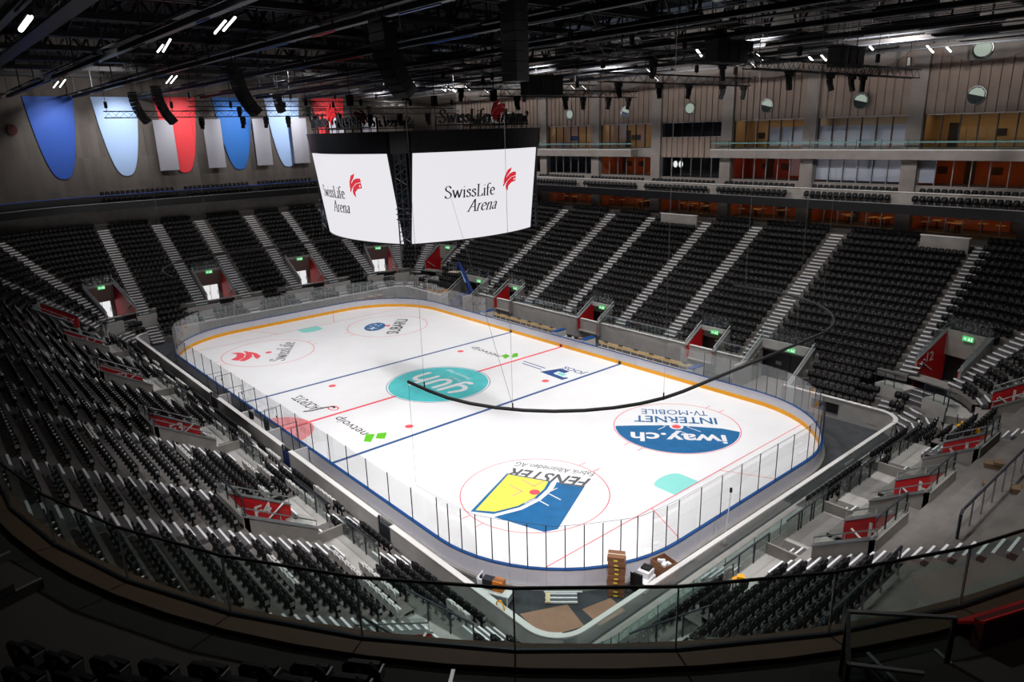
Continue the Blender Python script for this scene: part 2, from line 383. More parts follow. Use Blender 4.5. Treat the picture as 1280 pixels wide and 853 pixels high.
# east, north side: blue half disc, rounded white letters, blue lettering below
L=Loc((20,7),220.6,.008)
L.poly('half_disc', [(4.4*math.cos(math.radians(a)),4.4*math.sin(math.radians(a))) for a in range(3,178,5)]+[(-3.2,.05),(0,-.25),(3.2,.05)], M_LBLUE)
L.txt('web_address','iway.ch',M_WHITE,0,1.25,1.45,6.6,.012,bold=.035)
L.txt('print_text','INTERNET',M_LBLUE,0,-1.85,1.15,6.0,.010,bold=.02)
L.txt('print_text','TV',M_LBLUE,-1.95,-3.2,.95,1.0,.010,bold=.012); L.txt('print_text','MOBILE',M_LBLUE,.7,-3.2,.95,3.5,.010)
L.poly('print_dot',[(-1.3+.12*math.cos(a*.785),-2.75+.12*math.sin(a*.785)) for a in range(8)],M_LBLUE,.010)
for sx in (-1,1):
    for sy in (-1,1):
        for nm,cx,cy,ang in (('east',20,7,0),('fen',20,-7,0)):
            Lz=Loc((cx,cy),0,.016)
            Lz.poly('face_off_mark',[(sx*.55,sy*.45),(sx*1.75,sy*.45),(sx*1.75,sy*.53),(sx*.55,sy*.53)],M_WHITE if nm=='east' or sx>0 else M_PINK)
            Lz.poly('face_off_mark',[(sx*.55,sy*.45),(sx*.63,sy*.45),(sx*.63,sy*1.35),(sx*.55,sy*1.35)],M_WHITE if nm=='east' or sx>0 else M_PINK)
flat('dot_ring',disc(20,7,.5),M_WHITE,.0135)
# east, south side: yellow and blue leaning panel under slanted grey capitals
L=Loc((20,-7),211,.008)
e=lambda x,y:(x,y)
def W2(pts,name,m,z):
    return MB().add([(x,y,z) for x,y in pts],[tuple(range(len(pts)))]).build(name,m,ice)
cur=[(19.72,-5.28),(20.25,-6.2),(20.65,-7.4),(20.7,-8.8),(20.24,-10.41)]
W2([(16.97,-6.6)]+cur+[(19.1,-11.2)],'panel_edge',M_LBLUE,.008)
W2([(17.15,-6.65),(19.6,-5.48),(20.1,-6.3),(20.47,-7.45),(20.52,-8.8),(20.1,-10.2),(19.2,-10.9)],'panel_yellow',M_YPRINT,.011)
W2([(20.01,-5.14),(21.56,-4.26),(23.9,-8.87),(23.6,-9.6),(20.5,-10.6),(21.0,-8.9),(20.95,-7.4),(20.55,-6.0)],'panel_blue',M_LBLUE,.009)
L2=Loc((19.2,-4.75),209.5,.010)
L2.txt('print_text','FENSTER',M_GREYINK,0.15,-.25,1.15,5.2,bold=.03,shear=.25)
L2.txt('print_text','Fabrik Albisrieden AG',M_GREYINK,.15,-1.2,.6,5.3,shear=.2)
# west, north side: star oval and SUBARU
L=Loc((-20.7,5.75),136.6,.008)
L.poly('oval',[(1.75*math.cos(2*math.pi*k/40),1.15*math.sin(2*math.pi*k/40)) for k in range(40)],M_NAVY)
L.poly('oval_ring',[(1.62*math.cos(2*math.pi*k/40),1.03*math.sin(2*math.pi*k/40)) for k in range(40)],M_LBLUE,.010)
def star(x,y,r): return [(x+(r if k%2==0 else r*.3)*math.cos(math.pi*k/4),y+(r if k%2==0 else r*.3)*math.sin(math.pi*k/4)) for k in range(8)]
for x,y,r in ((-.65,.1,.75),(.35,.55,.3),(.75,.05,.3),(.3,-.35,.3),(.95,-.5,.26),(1.2,.3,.24)): L.poly('star',star(x,y,r),M_WHITE,.013)
L.txt('print_text','SUBARU',M_INK,.1,-3.25,1.35,6.2,bold=.02)
# hand-drawn humanist serif letters: pen strokes with a broad nib
GL={'S':(.62,[[(.5,.8),(.45,.93),(.31,1.0),(.16,.95),(.09,.8),(.15,.64),(.33,.52),(.49,.38),(.53,.2),(.44,.05),(.28,0),(.12,.05),(.05,.2)]]),
'w':(.84,[[(.04,.64),(.22,0),(.4,.6)],[(.38,.62),(.56,0),(.76,.64)],[(-.03,.64),(.13,.64)],[(.68,.64),(.84,.64)]]),
'i':(.27,[[(.12,.64),(.12,0)],[(.03,0),(.21,0)],[(.03,.6),(.12,.64)],[(.08,.86),(.16,.9)]]),
's':(.44,[[(.34,.5),(.28,.62),(.17,.64),(.08,.55),(.11,.43),(.24,.35),(.35,.24),(.33,.07),(.19,0),(.08,.04),(.04,.14)]]),
'L':(.58,[[(.14,1),(.14,0)],[(.03,1),(.27,1)],[(.03,0),(.5,0),(.54,.2)]]),
'f':(.34,[[(.12,0),(.12,.78),(.18,.95),(.3,1.02),(.4,.95)],[(.02,.62),(.28,.62)],[(.03,0),(.23,0)]]),
'e':(.5,[[(.06,.34),(.42,.38),(.4,.53),(.26,.64),(.12,.56),(.05,.32),(.12,.1),(.27,0),(.42,.09)]]),
'A':(.74,[[(.04,0),(.36,1),(.66,0)],[(.16,.36),(.54,.36)],[(-.04,0),(.14,0)],[(.54,0),(.76,0)]]),
'r':(.36,[[(.1,.62),(.1,0)],[(.1,.42),(.2,.6),(.34,.62)],[(.02,0),(.2,0)]]),
'n':(.54,[[(.1,.62),(.1,0)],[(.1,.42),(.22,.6),(.35,.62),(.42,.48),(.42,0)],[(.02,0),(.18,0)],[(.34,0),(.52,0)]]),
'a':(.5,[[(.08,.5),(.2,.62),(.33,.59),(.37,.45),(.37,.08),(.46,0)],[(.37,.38),(.16,.31),(.06,.16),(.14,.02),(.26,.04),(.37,.15)]])}
def catmull(P,n=3):
    if len(P)<4: return P
    Q=[P[0]]+P+[P[-1]]; out=[]
    for i in range(1,len(Q)-2):
        for k in range(n):
            t=k/n; out.append(tuple(.5*((2*Q[i][c])+(-Q[i-1][c]+Q[i+1][c])*t+(2*Q[i-1][c]-5*Q[i][c]+4*Q[i+1][c]-Q[i+2][c])*t*t+(-Q[i-1][c]+3*Q[i][c]-3*Q[i+1][c]+Q[i+2][c])*t**3) for c in (0,1)))
    return out+[P[-1]]
def serif(s, x0=0, shear=0, fat=1.0):
    quads=[]; x=x0
    for ch in s:
        if ch==' ': x+=.35; continue
        adv,ls=GL[ch]
        for l in ls:
            l=catmull(l)
            for (a,b),(c,d) in zip(l[:-1],l[1:]):
                for nx,ny in ((.062*fat,.02*fat),(-.012,.024*fat)):
                    q=[(a+nx,b+ny),(c+nx,d+ny),(c-nx,d-ny),(a-nx,b-ny)]
                    quads.append([(px+x+shear*py,py) for px,py in q])
        x+=adv+.03
    return quads,x
SWOOSH=[[(785,210),(745,226),(718,275),(709,322),(716,318),(738,276),(772,237)],
        [(830,250),(800,250),(768,260),(728,298),(708,345),(712,360),(738,322),(782,288),(834,277)],
        [(832,290),(790,296),(748,326),(734,360),(738,382),(756,402),(760,362),(792,336),(832,330)]]
SWOOSH=[[((x-225)/90,(430-y)/90) for x,y in p] for p in SWOOSH]
SWOOSH=[[(cx+(x-cx)*1.08,cy+(y-cy)*1.16) for x,y in p for cx,cy in [(sum(q[0] for q in p)/len(p),sum(q[1] for q in p)/len(p))]] for p in SWOOSH]
CROSS=[((x-225)/90,(430-y)/90) for x,y in [(816,300),(824,300),(826,310),(824,320),(816,320),(813,310)]]
def mapped(name, quads, m, fn, parent):
    b=MB()
    for i,q in enumerate(quads): b.add([fn(x,y,i) for x,y in q],[tuple(range(len(q)))])
    return b.build(name,m,parent)
# west, south side: three red swooshes over SwissLife
L=Loc((-19.2,-5.6),146,.009); q,wd=serif('SwissLife')
mapped('print_text',q,M_INK,lambda x,y,i:L.p((x-wd/2)*1.42,(y-.35)*1.45,.009+.00002*i),ice)
L=Loc((-20.7,-9.2),146+62,.009)
mapped('swoosh',[[((x-6)*1.9,(y-1.3)*1.9) for x,y in p] for p in SWOOSH],M_REDD,lambda x,y,i:L.p(-y*.9+.1,x*1.0,.009),ice)
# neutral zone prints
for cx,cy,sq in ((-4.2,8.75,[[(-2.07,8.93),(-2.18,9.6),(-1.4,9.45),(-1.1,8.55)],[(-1.75,10.1),(-1.6,10.6),(-.75,9.9),(-.9,9.2)]]),(2.9,-10.0,[[(6.15,-10.84),(5.1,-10.05),(5.6,-9.6),(6.6,-10.5)],[(6.3,-9.95),(5.6,-9.4),(5.95,-8.8),(6.8,-9.5)]])):
    Loc((cx,cy),180,.007).txt('print_text','netvoip',M_INK,0,-.2,.8,4.4)
    for p in sq: MB().add([(x,y,.007) for x,y in p],[(0,1,2,3)]).build('green_square',M_GREEN,ice)
L=Loc((-4.2,-10.3),180,.007)
L.txt('print_text','JACKPOTS.',M_INK,-.3,-.3,.95,4.2,bold=.01,shear=.1)
L.stroke('swash_letter',[[(-2.9,-1.0),(-2.6,-1.1),(-2.35,-.6),(-2.2,.6),(-1.9,1.1)]],.22,M_INK)
L.stroke('swash_ring',[arc(-2.9,-.9,.55,20,330,12,.35)],.12,M_REDD)
W2([(4.05,8.33),(7.0,8.2),(7.1,8.9),(6.75,8.95),(6.7,8.75),(5.2,8.85),(5.15,9.6),(5.9,9.6),(5.9,10.25),(4.75,10.3)],'crest',M_NAVY,.008)
W2([(5.45,9.0),(6.35,8.95),(6.3,9.5),(5.4,9.5)],'crest_core',M_CREASE,.008)
Loc((6.0,10.75),180,.008).txt('print_text','JOOS',M_NAVY,0,-.3,.65,2.6,bold=.02)
for k,(y,l) in enumerate(((8.75,2.6),(9.25,3.0))):
    W2(rect(3.7-l,3.7,y,y+.14),'print_rule',M_NAVY,.007)

# ================================================================ dasher boards and glass
PH=1.07
def seg_points():
    pts=[]
    def line(p,q,n): return [(p[0]+(q[0]-p[0])*k/n,p[1]+(q[1]-p[1])*k/n) for k in range(n)]
    def a90(cx,cy,a0,n=15): return [(cx+8.5*math.cos(math.radians(a0+90*k/n)),cy+8.5*math.sin(math.radians(a0+90*k/n))) for k in range(n)]
    pts+=[(p,'S') for p in line((-21.5,-15),(21.5,-15),18)]; pts+=[(p,'A') for p in a90(21.5,-6.5,270)]
    pts+=[(p,'E') for p in line((30,-6.5),(30,6.5),7)]; pts+=[(p,'A') for p in a90(21.5,6.5,0)]
    pts+=[(p,'N') for p in line((21.5,15),(-21.5,15),18)]; pts+=[(p,'A') for p in a90(-21.5,6.5,90)]
    pts+=[(p,'W') for p in line((-30,6.5),(-30,-6.5),7)]; pts+=[(p,'A') for p in a90(-21.5,-6.5,180)]
    return pts
SP=seg_points(); NSP=len(SP)
def onorm(p):
    x,y=p; cx=max(-21.5,min(21.5,x)); cy=max(-6.5,min(6.5,y)); v=Vector((x-cx,y-cy)); return v.normalized() if v.length>1e-6 else Vector((0,1))
boards=thing('dasher_boards','white dasher boards with yellow kick plate and blue top rail round the ice','boards',(0,0,0))
glass=thing('rink_glass','tall clear safety glass standing on the dasher boards','glass',(0,0,PH))
def off(p,d,z): n=onorm(p); return (p[0]+n.x*d,p[1]+n.y*d,z)
kick=MB(); cap=MB(); base=MB()
for k in range(NSP):
    (p,s),(q,_)=SP[k],SP[(k+1)%NSP]
    g=.004
    pp=(p[0]+(q[0]-p[0])*g,p[1]+(q[1]-p[1])*g); qq=(q[0]+(p[0]-q[0])*g,q[1]+(p[1]-q[1])*g)
    MB().hexa([off(pp,0,0),off(qq,0,0),off(qq,.12,0),off(pp,.12,0),off(pp,0,PH-.05),off(qq,0,PH-.05),off(qq,.12,PH-.05),off(pp,.12,PH-.05)]).build('board_panel',M_BOARD,boards)
    kick.hexa([off(p,-.02,0),off(q,-.02,0),off(q,.0,0),off(p,.0,0),off(p,-.02,.33),off(q,-.02,.33),off(q,.0,.33),off(p,.0,.33)])
    cap.hexa([off(p,-.03,PH-.05),off(q,-.03,PH-.05),off(q,.15,PH-.05),off(p,.15,PH-.05),off(p,-.03,PH),off(q,-.03,PH),off(q,.15,PH),off(p,.15,PH)])
    base.hexa([off(p,.12,-.03),off(q,.12,-.03),off(q,.3,-.03),off(p,.3,-.03),off(p,.12,.1),off(q,.12,.1),off(q,.3,.1),off(p,.3,.1)])
    bench = s=='N' and -13<min(p[0],q[0]) and max(p[0],q[0])<15.6
    if not bench:
        H={'S':2.97,'N':3.05}.get(s,3.35)
        MB().hexa([off(pp,.03,PH),off(qq,.03,PH),off(qq,.045,PH),off(pp,.045,PH),off(pp,.03,H),off(qq,.03,H),off(qq,.045,H),off(pp,.045,H)]).build('glass_pane',M_GLASSW if min(p[0],q[0])<-21 or (p[1]>14 and p[0]>15) else M_GLASS,glass)
        n=onorm(p); strut('glass_post',off(p,.05,PH),off(p,.05,H+.03),.028,M_STEELD if p[0]>-20 else M_STEEL,glass,6)
kick.build('kick_plate',M_YEL,boards); cap.build('cap_rail',M_CAP,boards); base.build('base_skirt',M_CONCL,boards)
for x,m in ((-7.72,M_BLUE),(7.72,M_BLUE),(0,M_REDD)):
    for y in (-14.975,14.975): bx('line_mark',(x,y,.14),(.3,.03,.3),M_INK if m is M_BLUE else mat('mark_red','#8a1420'),boards)
# safety nets over both ends, hung from a curved tube
for s in (1,-1):
    lab='east' if s>0 else 'west'
    path=[(s*x,y) for (x,y) in [(19.6,-15)]+[(21.5+8.5*math.cos(math.radians(a)),-6.5+8.5*math.sin(math.radians(a))) for a in range(270,361,9)]+[(21.5+8.5*math.cos(math.radians(a)),6.5+8.5*math.sin(math.radians(a))) for a in range(0,91,9)]+[(19,15)]]
    net=thing('net_tube','long black curved tube hanging over the %s end of the rink with its safety net'%('near' if s>0 else 'far'),'net tube',(s*30,0,9.07))
    MB().tube([(x,y,9.07) for x,y in path],.085,8).build('tube',M_BLACK,net,True)
    b=MB(); P=path; 
    for (a,c) in zip(P[:-1],P[1:]): b.add([(a[0],a[1],3.25),(c[0],c[1],3.25),(c[0],c[1],9.05),(a[0],a[1],9.05)],[(0,1,2,3)])
    b.build('net',MATS.get('net') or glassmat('net',(.965,.965,.97),0.0),net)
    MB().tube([(x,y,3.3+.12*math.sin(k*2.1)**2) for k,(x,y) in enumerate(path)],.012,4).build('net_hem',M_INK,net)
    for x,y in (path[0],path[-1]): strut('net_edge',(x,y,3.3),(x,y,9.05),.008,M_INK,net,4)
    for x,y in ((21.0,-14.97),(26.1,-13.7),(30,-8),(30,3.8),(27,13.0),(20,15)):
        strut('wire',(s*x,y,9.1),(s*x,y,34),.009,M_STEEL,net,4); strut('clamp',(s*x,y,9.05),(s*x,y,9.4),.035,M_BLACK,net,6)

# ================================================================ rink-side wall (two rows' gaps are doors)
wall=tag(bpy.data.objects.new('wall_rink_side',None),kind='structure'); COL.objects.link(wall)
wall['root']=[0,0,0]; tag(wall,'low concrete wall with white cap between rink floor and stands','wall')
def wallrun(pts, z0, z1, d=0, m=M_CONCL, capm=M_CONCW, th=.22):
    b=MB(); c=MB()
    for (x,y,nx,ny),(x2,y2,mx,my) in zip(pts[:-1],pts[1:]):
        A=lambda e,z:(x+nx*e,y+ny*e,z); Bq=lambda e,z:(x2+mx*e,y2+my*e,z)
        b.hexa([A(d-th,z0),Bq(d-th,z0),Bq(d,z0),A(d,z0),A(d-th,z1),Bq(d-th,z1),Bq(d,z1),A(d,z1)])
        c.hexa([A(d-th-.04,z1),Bq(d-th-.04,z1),Bq(d+.04,z1),A(d+.04,z1),A(d-th-.04,z1+.05),Bq(d-th-.04,z1+.05),Bq(d+.04,z1+.05),A(d+.04,z1+.05)])
    b.build('concrete_panel',m,wall); c.build('wall_cap',capm,wall)
def straight(sec,u0,u1): 
    out=[]
    for u in (u0,u1): f=frame(sec,u); out.append((f.o.x,f.o.y,f.n.x,f.n.y))
    return out
def arcp(sec,a0,a1,n=8):
    out=[]
    for k in range(n+1): f=frame(sec,a0+(a1-a0)*k/n); out.append((f.o.x,f.o.y,f.n.x,f.n.y))
    return out
wallrun(straight('S',-30.1,-20),-.03,1.48); wallrun(straight('S',-20,-7.9),-.03,1.48)
wallrun(straight('S',-6.2,5.9),-.03,1.48); wallrun(straight('S',7.1,18.2),-.03,1.48)
wallrun(straight('S',19.5,30.1)+arcp('SE',270,325)[1:],-.03,1.48)
wallrun(arcp('NE',0,90)[::-1],-.03,1.48); wallrun(straight('N',30.1,22.9),-.03,1.48)
wallrun(straight('N',-22.9,-30.1)+arcp('NW',90,180)[1:],-.03,1.48); wallrun(straight('W',15,5),-.03,1.48); wallrun(straight('W',5,-6),-.03,1.48); wallrun(straight('W',-6,-12.5),-.03,1.48)
wallrun(arcp('SW',188,270),-.03,1.48)
wallrun(straight('N',18.5,-18.5),-.03,2.0,2.4)
bgl=thing('bench_side_balustrade','low clear glass balustrade on the wall behind the team benches','balustrade',(0,WY+2.3,2.05))
for k in range(22):
    x=-18.4+36.8*k/22
    if any(abs(x+.84-q)<1.6 for q in (-13.4,.25,13.8)): continue
    bx('glass_pane',(x+.83,WY+2.3,2.5),(1.63,.02,.86),M_GLASSG,bgl); bx('glass_post',(x,WY+2.3,2.5),(.04,.05,.88),M_STEELD,bgl)
    bx('rail_top',(x+.83,WY+2.3,2.95),(1.67,.06,.04),M_STEEL,bgl)
for x,a in ((18.5,0),(-18.5,0)): MB().box(x-.12,x+.12,WY,WY+2.5,-.03,2.0).build('concrete_panel',M_CONCL,wall)
# the east side has a glass parapet with a white cap instead of concrete
eg=thing('east_parapet','teal glass parapet with white cap rail along the near end of the rink','balustrade',(31.8,0,0))
ep=arcp('SE',325,360)+[(31.8,-14+3.5*k,1,0) for k in range(1,8)]+[(31.8,14.9,1,0)]
for (x,y,nx,ny),(x2,y2,mx,my) in zip(ep[:-1],ep[1:]):
    MB().hexa([(x-nx*.1,y-ny*.1,-.03),(x2-mx*.1,y2-my*.1,-.03),(x2,y2,-.03),(x,y,-.03),(x-nx*.1,y-ny*.1,.5),(x2-mx*.1,y2-my*.1,.5),(x2,y2,.5),(x,y,.5)]).build('parapet_base',M_CONCL,eg)
    MB().hexa([(x-nx*.08,y-ny*.08,.5),(x2-mx*.08,y2-my*.08,.5),(x2-mx*.05,y2-my*.05,.5),(x-nx*.05,y-ny*.05,.5),(x-nx*.08,y-ny*.08,1.46),(x2-mx*.08,y2-my*.08,1.46),(x2-mx*.05,y2-my*.05,1.46),(x-nx*.05,y-ny*.05,1.46)]).build('glass_pane',M_GLASSG,eg)
    MB().hexa([(x-nx*.2,y-ny*.2,1.46),(x2-mx*.2,y2-my*.2,1.46),(x2+mx*.04,y2+my*.04,1.46),(x+nx*.04,y+ny*.04,1.46),(x-nx*.2,y-ny*.2,1.53),(x2-mx*.2,y2-my*.2,1.53),(x2+mx*.04,y2+my*.04,1.53),(x+nx*.04,y+ny*.04,1.53)]).build('cap_rail',M_CONCW,eg)
ew=thing('terrace_walkway','pale walkway behind the near end parapet with teal glass rail','walkway',(32.7,-6,.56))
wp=arcp('SE',318,360,6)+[(31.8,-15+2.4*k,1,0) for k in range(1,8)]
for (x,y,nx,ny),(x2,y2,mx,my) in zip(wp[:-1],wp[1:]):
    A=lambda e,z:(x+nx*e,y+ny*e,z); Bq=lambda e,z:(x2+mx*e,y2+my*e,z)
    MB().hexa([A(.06,.4),Bq(.06,.4),Bq(1.72,.4),A(1.72,.4),A(.06,.58),Bq(.06,.58),Bq(1.72,.58),A(1.72,.58)]).build('floor_slab',M_CONCL,ew)
    MB().hexa([A(1.7,.58),Bq(1.7,.58),Bq(1.8,.58),A(1.8,.58),A(1.7,1.55),Bq(1.7,1.55),Bq(1.8,1.55),A(1.8,1.55)]).build('kerb',M_CONC,ew)
    MB().hexa([A(1.74,1.55),Bq(1.74,1.55),Bq(1.76,1.55),A(1.76,1.55),A(1.74,2.4),Bq(1.74,2.4),Bq(1.76,2.4),A(1.76,2.4)]).build('glass_pane',M_GLASST,ew)
    strut('glass_post',A(1.75,1.55),A(1.75,2.42),.02,M_STEELD,ew,5)
# ================================================================ STANDS: terraces, entrances, stairs
VOMS=[]
def vom(sec,u,w,r0,r1,zf,name,where,plat=True,kind='S'): VOMS.append(dict(f=frame(sec,u),sec=sec,w=w,r0=r0,r1=r1,zf=zf,name=name,where=where,plat=plat,kind=kind))
ZS=zrow(5)-.1
for u,n in ((18.75,'F4'),(5.15,'F3'),(-8.45,'F2'),(-22.05,'F1')): vom('S',u,2.9,5,9,ZS,n,'red walled entrance marked %s in the left stand'%n)
vom('SW',252,2.9,6,10,ZS,'E2','red walled entrance marked E2 in the far left corner')
vom('SE',281,2.9,5,9,ZS,'','red entrance just behind the near balcony glass')
vom('SW',195,3.1,5,10,ZS,'','entrance with lit white door, leftmost in the far end stand',kind='W')
vom('W',-5.75,3.2,5,10,ZS,'','entrance with three lit doors, second from left in far end stand',kind='W')
vom('W',5.9,3.2,5,10,ZS,'','entrance with two lit doors, third from left in far end stand',kind='W')
vom('NW',165,3.2,5,10,ZS,'','entrance with lit doors below the scoreboard in the far end',kind='W')
vom('NW',102,3.0,6,10,ZS,'','red walled entrance right below the gap of the scoreboard',kind='R')
for u,n in ((-13.4,'left'),(.25,'middle'),(13.8,'right')): vom('N',u,2.75,2,5,.9,'','red walled low entrance in the bench side stand, %s one of three'%n,False,'N')
vom('N',20.7,4.4,0,5,-.02,'','wide grey vehicle gate in the bench side stand near the ice corner',False,'G')
vom('N',-20.7,4.4,0,5,-.02,'','wide grey vehicle gate behind the blue boom lift',False,'G')
vom('NE',75.5,3.1,6,10,ZS,'12','tall red walled entrance marked 12 in the right corner',True,'R')
vom('NE',15,3.0,6,9,ZS,'H','red walled entrance at the right picture edge',True,'E')
for u,n in ((-5.05,'nearest'),(.35,'second'),(6.6,'third')): vom('E',u,2.8,6,9,ZS,'H','red walled H entrance in the right terrace, %s of three'%n,True,'E')
vom('SE',343,3.0,6,9,ZS,'','glass railed entrance among the near corner seats',True,'E')
def blocked(x,y,d,i,mg=0):
    for v in VOMS:
        a,dd=v['f'].loc(x,y)
        if abs(a)<v['w']/2+.16+mg and v['r0']-.3<=i<v['r1'] and dd>-1 and abs(dd-d)<4: return True
        if v['plat'] and 4<i<v['r0'] and abs(a)<v['w']/2+.2+mg and dd>-1 and abs(dd-d)<4: return True
        if v['plat'] and i in (3,4) and abs(dd-d)<4 and dd>0 and abs(a)<(4.6 if v['sec'] in 'SEW' else 3.2)+mg*.3: return True
    return False
NR=22
stands={}
STN={'S':'south','SE':'south_east','E':'east','NE':'north_east','N':'north','NW':'north_west','W':'west','SW':'south_west'}
for sec,a,b in SECS:
    st=tag(bpy.data.objects.new('floor_stand_'+STN[sec],None),'stepped concrete floor of the %s stand'%STN[sec].replace('_',' '),'floor',kind='structure'); COL.objects.link(st); st['root']=[0,0,0]; stands[sec]=st
    brk={a,b}
    if sec in ARC: us=[a+(b-a)*k/48 for k in range(49)]
    else:
        n=int(abs(b-a)/3); brk |= {a+(b-a)*k/n for k in range(n+1)}
        for v in VOMS:
            if v['sec']==sec:
                uc=v['f'].o.x if sec in 'SN' else v['f'].o.y
                for h in (v['w']/2+.16,4.6): brk |= {uc-h,uc+h}
        if sec=='N': brk |= {18.5,-18.5,22.9,-22.9}
        lo,hi=min(a,b),max(a,b); us=sorted({round(min(max(u,lo),hi),3) for u in brk},reverse=b<a)
    for i in range(NR):
        d0,d1,z,zp=drow(i),drow(i+1),zrow(i),zrow(i-1) if i else -.03
        mb=MB()
        for u0,u1 in zip(us[:-1],us[1:]):
            if abs(u1-u0)<.02: continue
            f0,f1,fm=frame(sec,u0),frame(sec,u1),frame(sec,(u0+u1)/2)
            pm=fm.P(0,(d0+d1)/2,0)
            if sec=='N' and i<3 and abs(pm.x)<18.5: continue
            if blocked(pm.x,pm.y,(d0+d1)/2,i): continue
            mb.add([f0.P(0,d0,zp),f1.P(0,d0,zp),f1.P(0,d0,z),f0.P(0,d0,z),f1.P(0,d1,z),f0.P(0,d1,z)],[(0,1,2,3),(3,2,4,5)])
        if mb.f: mb.build('terrace_step',M_TERR,st)
    # concourse floor behind the last row
    mb=MB(); zc=zrow(NR)
    for u0,u1 in zip(us[:-1],us[1:]):
        f0,f1=frame(sec,u0),frame(sec,u1); dB=20.0 if sec in('N','W','NW','NE','SW') else 32
        mb.add([f0.P(0,drow(NR),zc-DZ),f1.P(0,drow(NR),zc-DZ),f1.P(0,drow(NR),zc),f0.P(0,drow(NR),zc),f1.P(0,dB,zc),f0.P(0,dB,zc)],[(0,1,2,3),(3,2,4,5)])
    mb.build('concourse_floor',M_TERR,st)

def exit_sign(f,a,d,z,par,w=.75,h=.36):
    es=f.bx('exit_sign',a-w/2,a+w/2,d-.08,d,z,z+h,M_EXIT,par)
    b=MB(); q=lambda pts: b.add([f.P(a+x*w,d-.085,z+y*h) for x,y in pts],[tuple(range(len(pts)))])
    q([(-.4,.45),(-.25,.45),(-.25,.25),(-.1,.52),(-.25,.8),(-.25,.6),(-.4,.6)])             # arrow
    q([(.02,.15),(.1,.15),(.16,.4),(.26,.2),(.32,.25),(.2,.62),(.06,.62)]); q([(.1,.68),(.18,.68),(.18,.85),(.1,.85)]); q([(.34,.1),(.44,.1),(.44,.9),(.34,.9)])
    sub(b.build('exit_pictogram',M_EXITW,par),es)
for v in VOMS:
    f,w2,zf=v['f'],v['w']/2,v['zf']; zi=zf-1.1 if v['plat'] else zf; d0,d1=D0+v['r0']*DD,D0+v['r1']*DD; k=v['kind']; c=f.P(0,d0,zf)
    t=thing('stand_entrance',v['where'],'entrance',tuple(c)); up=.5
    lining = M_CONC if k=='G' else M_RED
    for s in (-1,1):
        b=MB(); a0,a1=sorted((s*w2,s*(w2-.06))); f.hexa(b,a0,a1,d0,d1,zi,hz(d0)+up,zi,hz(d1)+up); lo=b.build('wall_lining',lining,t); linings=linings if s>0 else {}; linings[s]=lo
        b=MB(); a0,a1=sorted((s*(w2+.16),s*w2)); f.hexa(b,a0,a1,d0,d1,zi-.2 if zf>.5 else -.03,hz(d0)+up+.04,zi-.2 if zf>.5 else -.03,hz(d1)+up+.04); b.build('side_wall',M_CONC,t)
        b=MB(); a0,a1=sorted((s*(w2+.2),s*(w2-.1))); f.hexa(b,a0,a1,d0-.04,d1,hz(d0)+up+.03,hz(d0)+up+.09,hz(d1)+up+.03,hz(d1)+up+.09); b.build('wall_cap',M_STEEL,t)
        for dz in (.95,): strut('handrail',f.P(s*(w2+.08),d0,hz(d0)+dz),f.P(s*(w2+.08),d1,hz(d1)+dz),.03,M_CONCW if k in 'WNG' else M_STEEL,t)
        for q in (0,.5,1):
            dq=d0+(d1-d0)*q; strut('handrail_post',f.P(s*(w2+.08),dq,hz(dq)+up),f.P(s*(w2+.08),dq,hz(dq)+.95),.02,M_STEEL,t,4)
        # sloping handrail on the red wall
        if k not in 'G': strut('wall_handrail',f.P(s*(w2-.14),d0+.35,zf+.95),f.P(s*(w2-.14),d0+1.6,zf+.1),.045,M_CONCW,t)
    f.bx('landing_floor',-w2,w2,drow(5) if zf>.5 and v['plat'] else d0,d0+.35 if v['plat'] else d1+.6,zf-.12,zf,M_CONC,t)
    if v['plat']:
        f.bx('lower_floor',-w2,w2,d0+.3,d1+.6,zi-.12,zi,M_CONC,t)
        for q in range(4): f.bx('inner_step',-w2,w2,d0+.35+.28*q,d0+.63+.28*q,zi,zf-.22*(q+1),M_STEP,t)
    ht=hz(d1)+up; dh=zi+(2.2 if k!='G' else 2.75)
    if ht<dh+.25: dh=ht-.35
    b=MB(); f.hexa(b,-w2-.16,w2+.16,d1-.22,d1+.05,dh,ht); b.build('header_beam',M_CONCL if k in 'NG' else M_CONC,t)
    if k=='W':
        b=MB(); f.hexa(b,-w2,w2,d1-.3,d1-.22,dh-.02,ht-.25); b.build('header_panel',mat('header_brown','#5d4a46',.7),t)
    if k not in 'SE': exit_sign(f,.15 if k!='G' else .5,d1-.31,ht-.52 if k!='G' else dh+.12,t)
    b=MB(); f.hexa(b,-w2-.16,w2+.16,d1+.5,d1+.6,zi,dh); b.build('back_wall',M_DOORD if k in 'NG' else M_CONC if k=='W' else M_DOORD,t)
    nd={'W':3,'N':2,'G':2}.get(k,2); dw=(v['w']-.3)/nd if k=='G' else .86
    for q in range(nd):
        a=(q-(nd-1)/2)*(dw+.08)+(-.2 if k=='W' else .2)
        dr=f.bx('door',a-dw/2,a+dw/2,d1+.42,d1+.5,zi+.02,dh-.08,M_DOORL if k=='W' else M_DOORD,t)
        if k=='G': sub(f.bx('notice_plate',a-.25,a+.25,d1+.4,d1+.42,zf+1.3,zf+1.6,M_CONC,t),dr)
        sub(f.bx('door_handle',a+dw/2-.12,a+dw/2-.08,d1+.38,d1+.42,zi+.8,zi+1.3,M_STEELD,t),dr)
    # glass balustrade above the opening
    for q in range(3):
        a0=-w2-.1+(v['w']+.2)*q/3; f.bx('glass_pane',a0+.02,a0+(v['w']+.2)/3-.02,d1-.1,d1-.08,ht+.02,ht+.85,M_GLASSG,t)
        f.bx('glass_post',a0-.02,a0+.02,d1-.11,d1-.06,ht,ht+.87,M_STEELD,t)
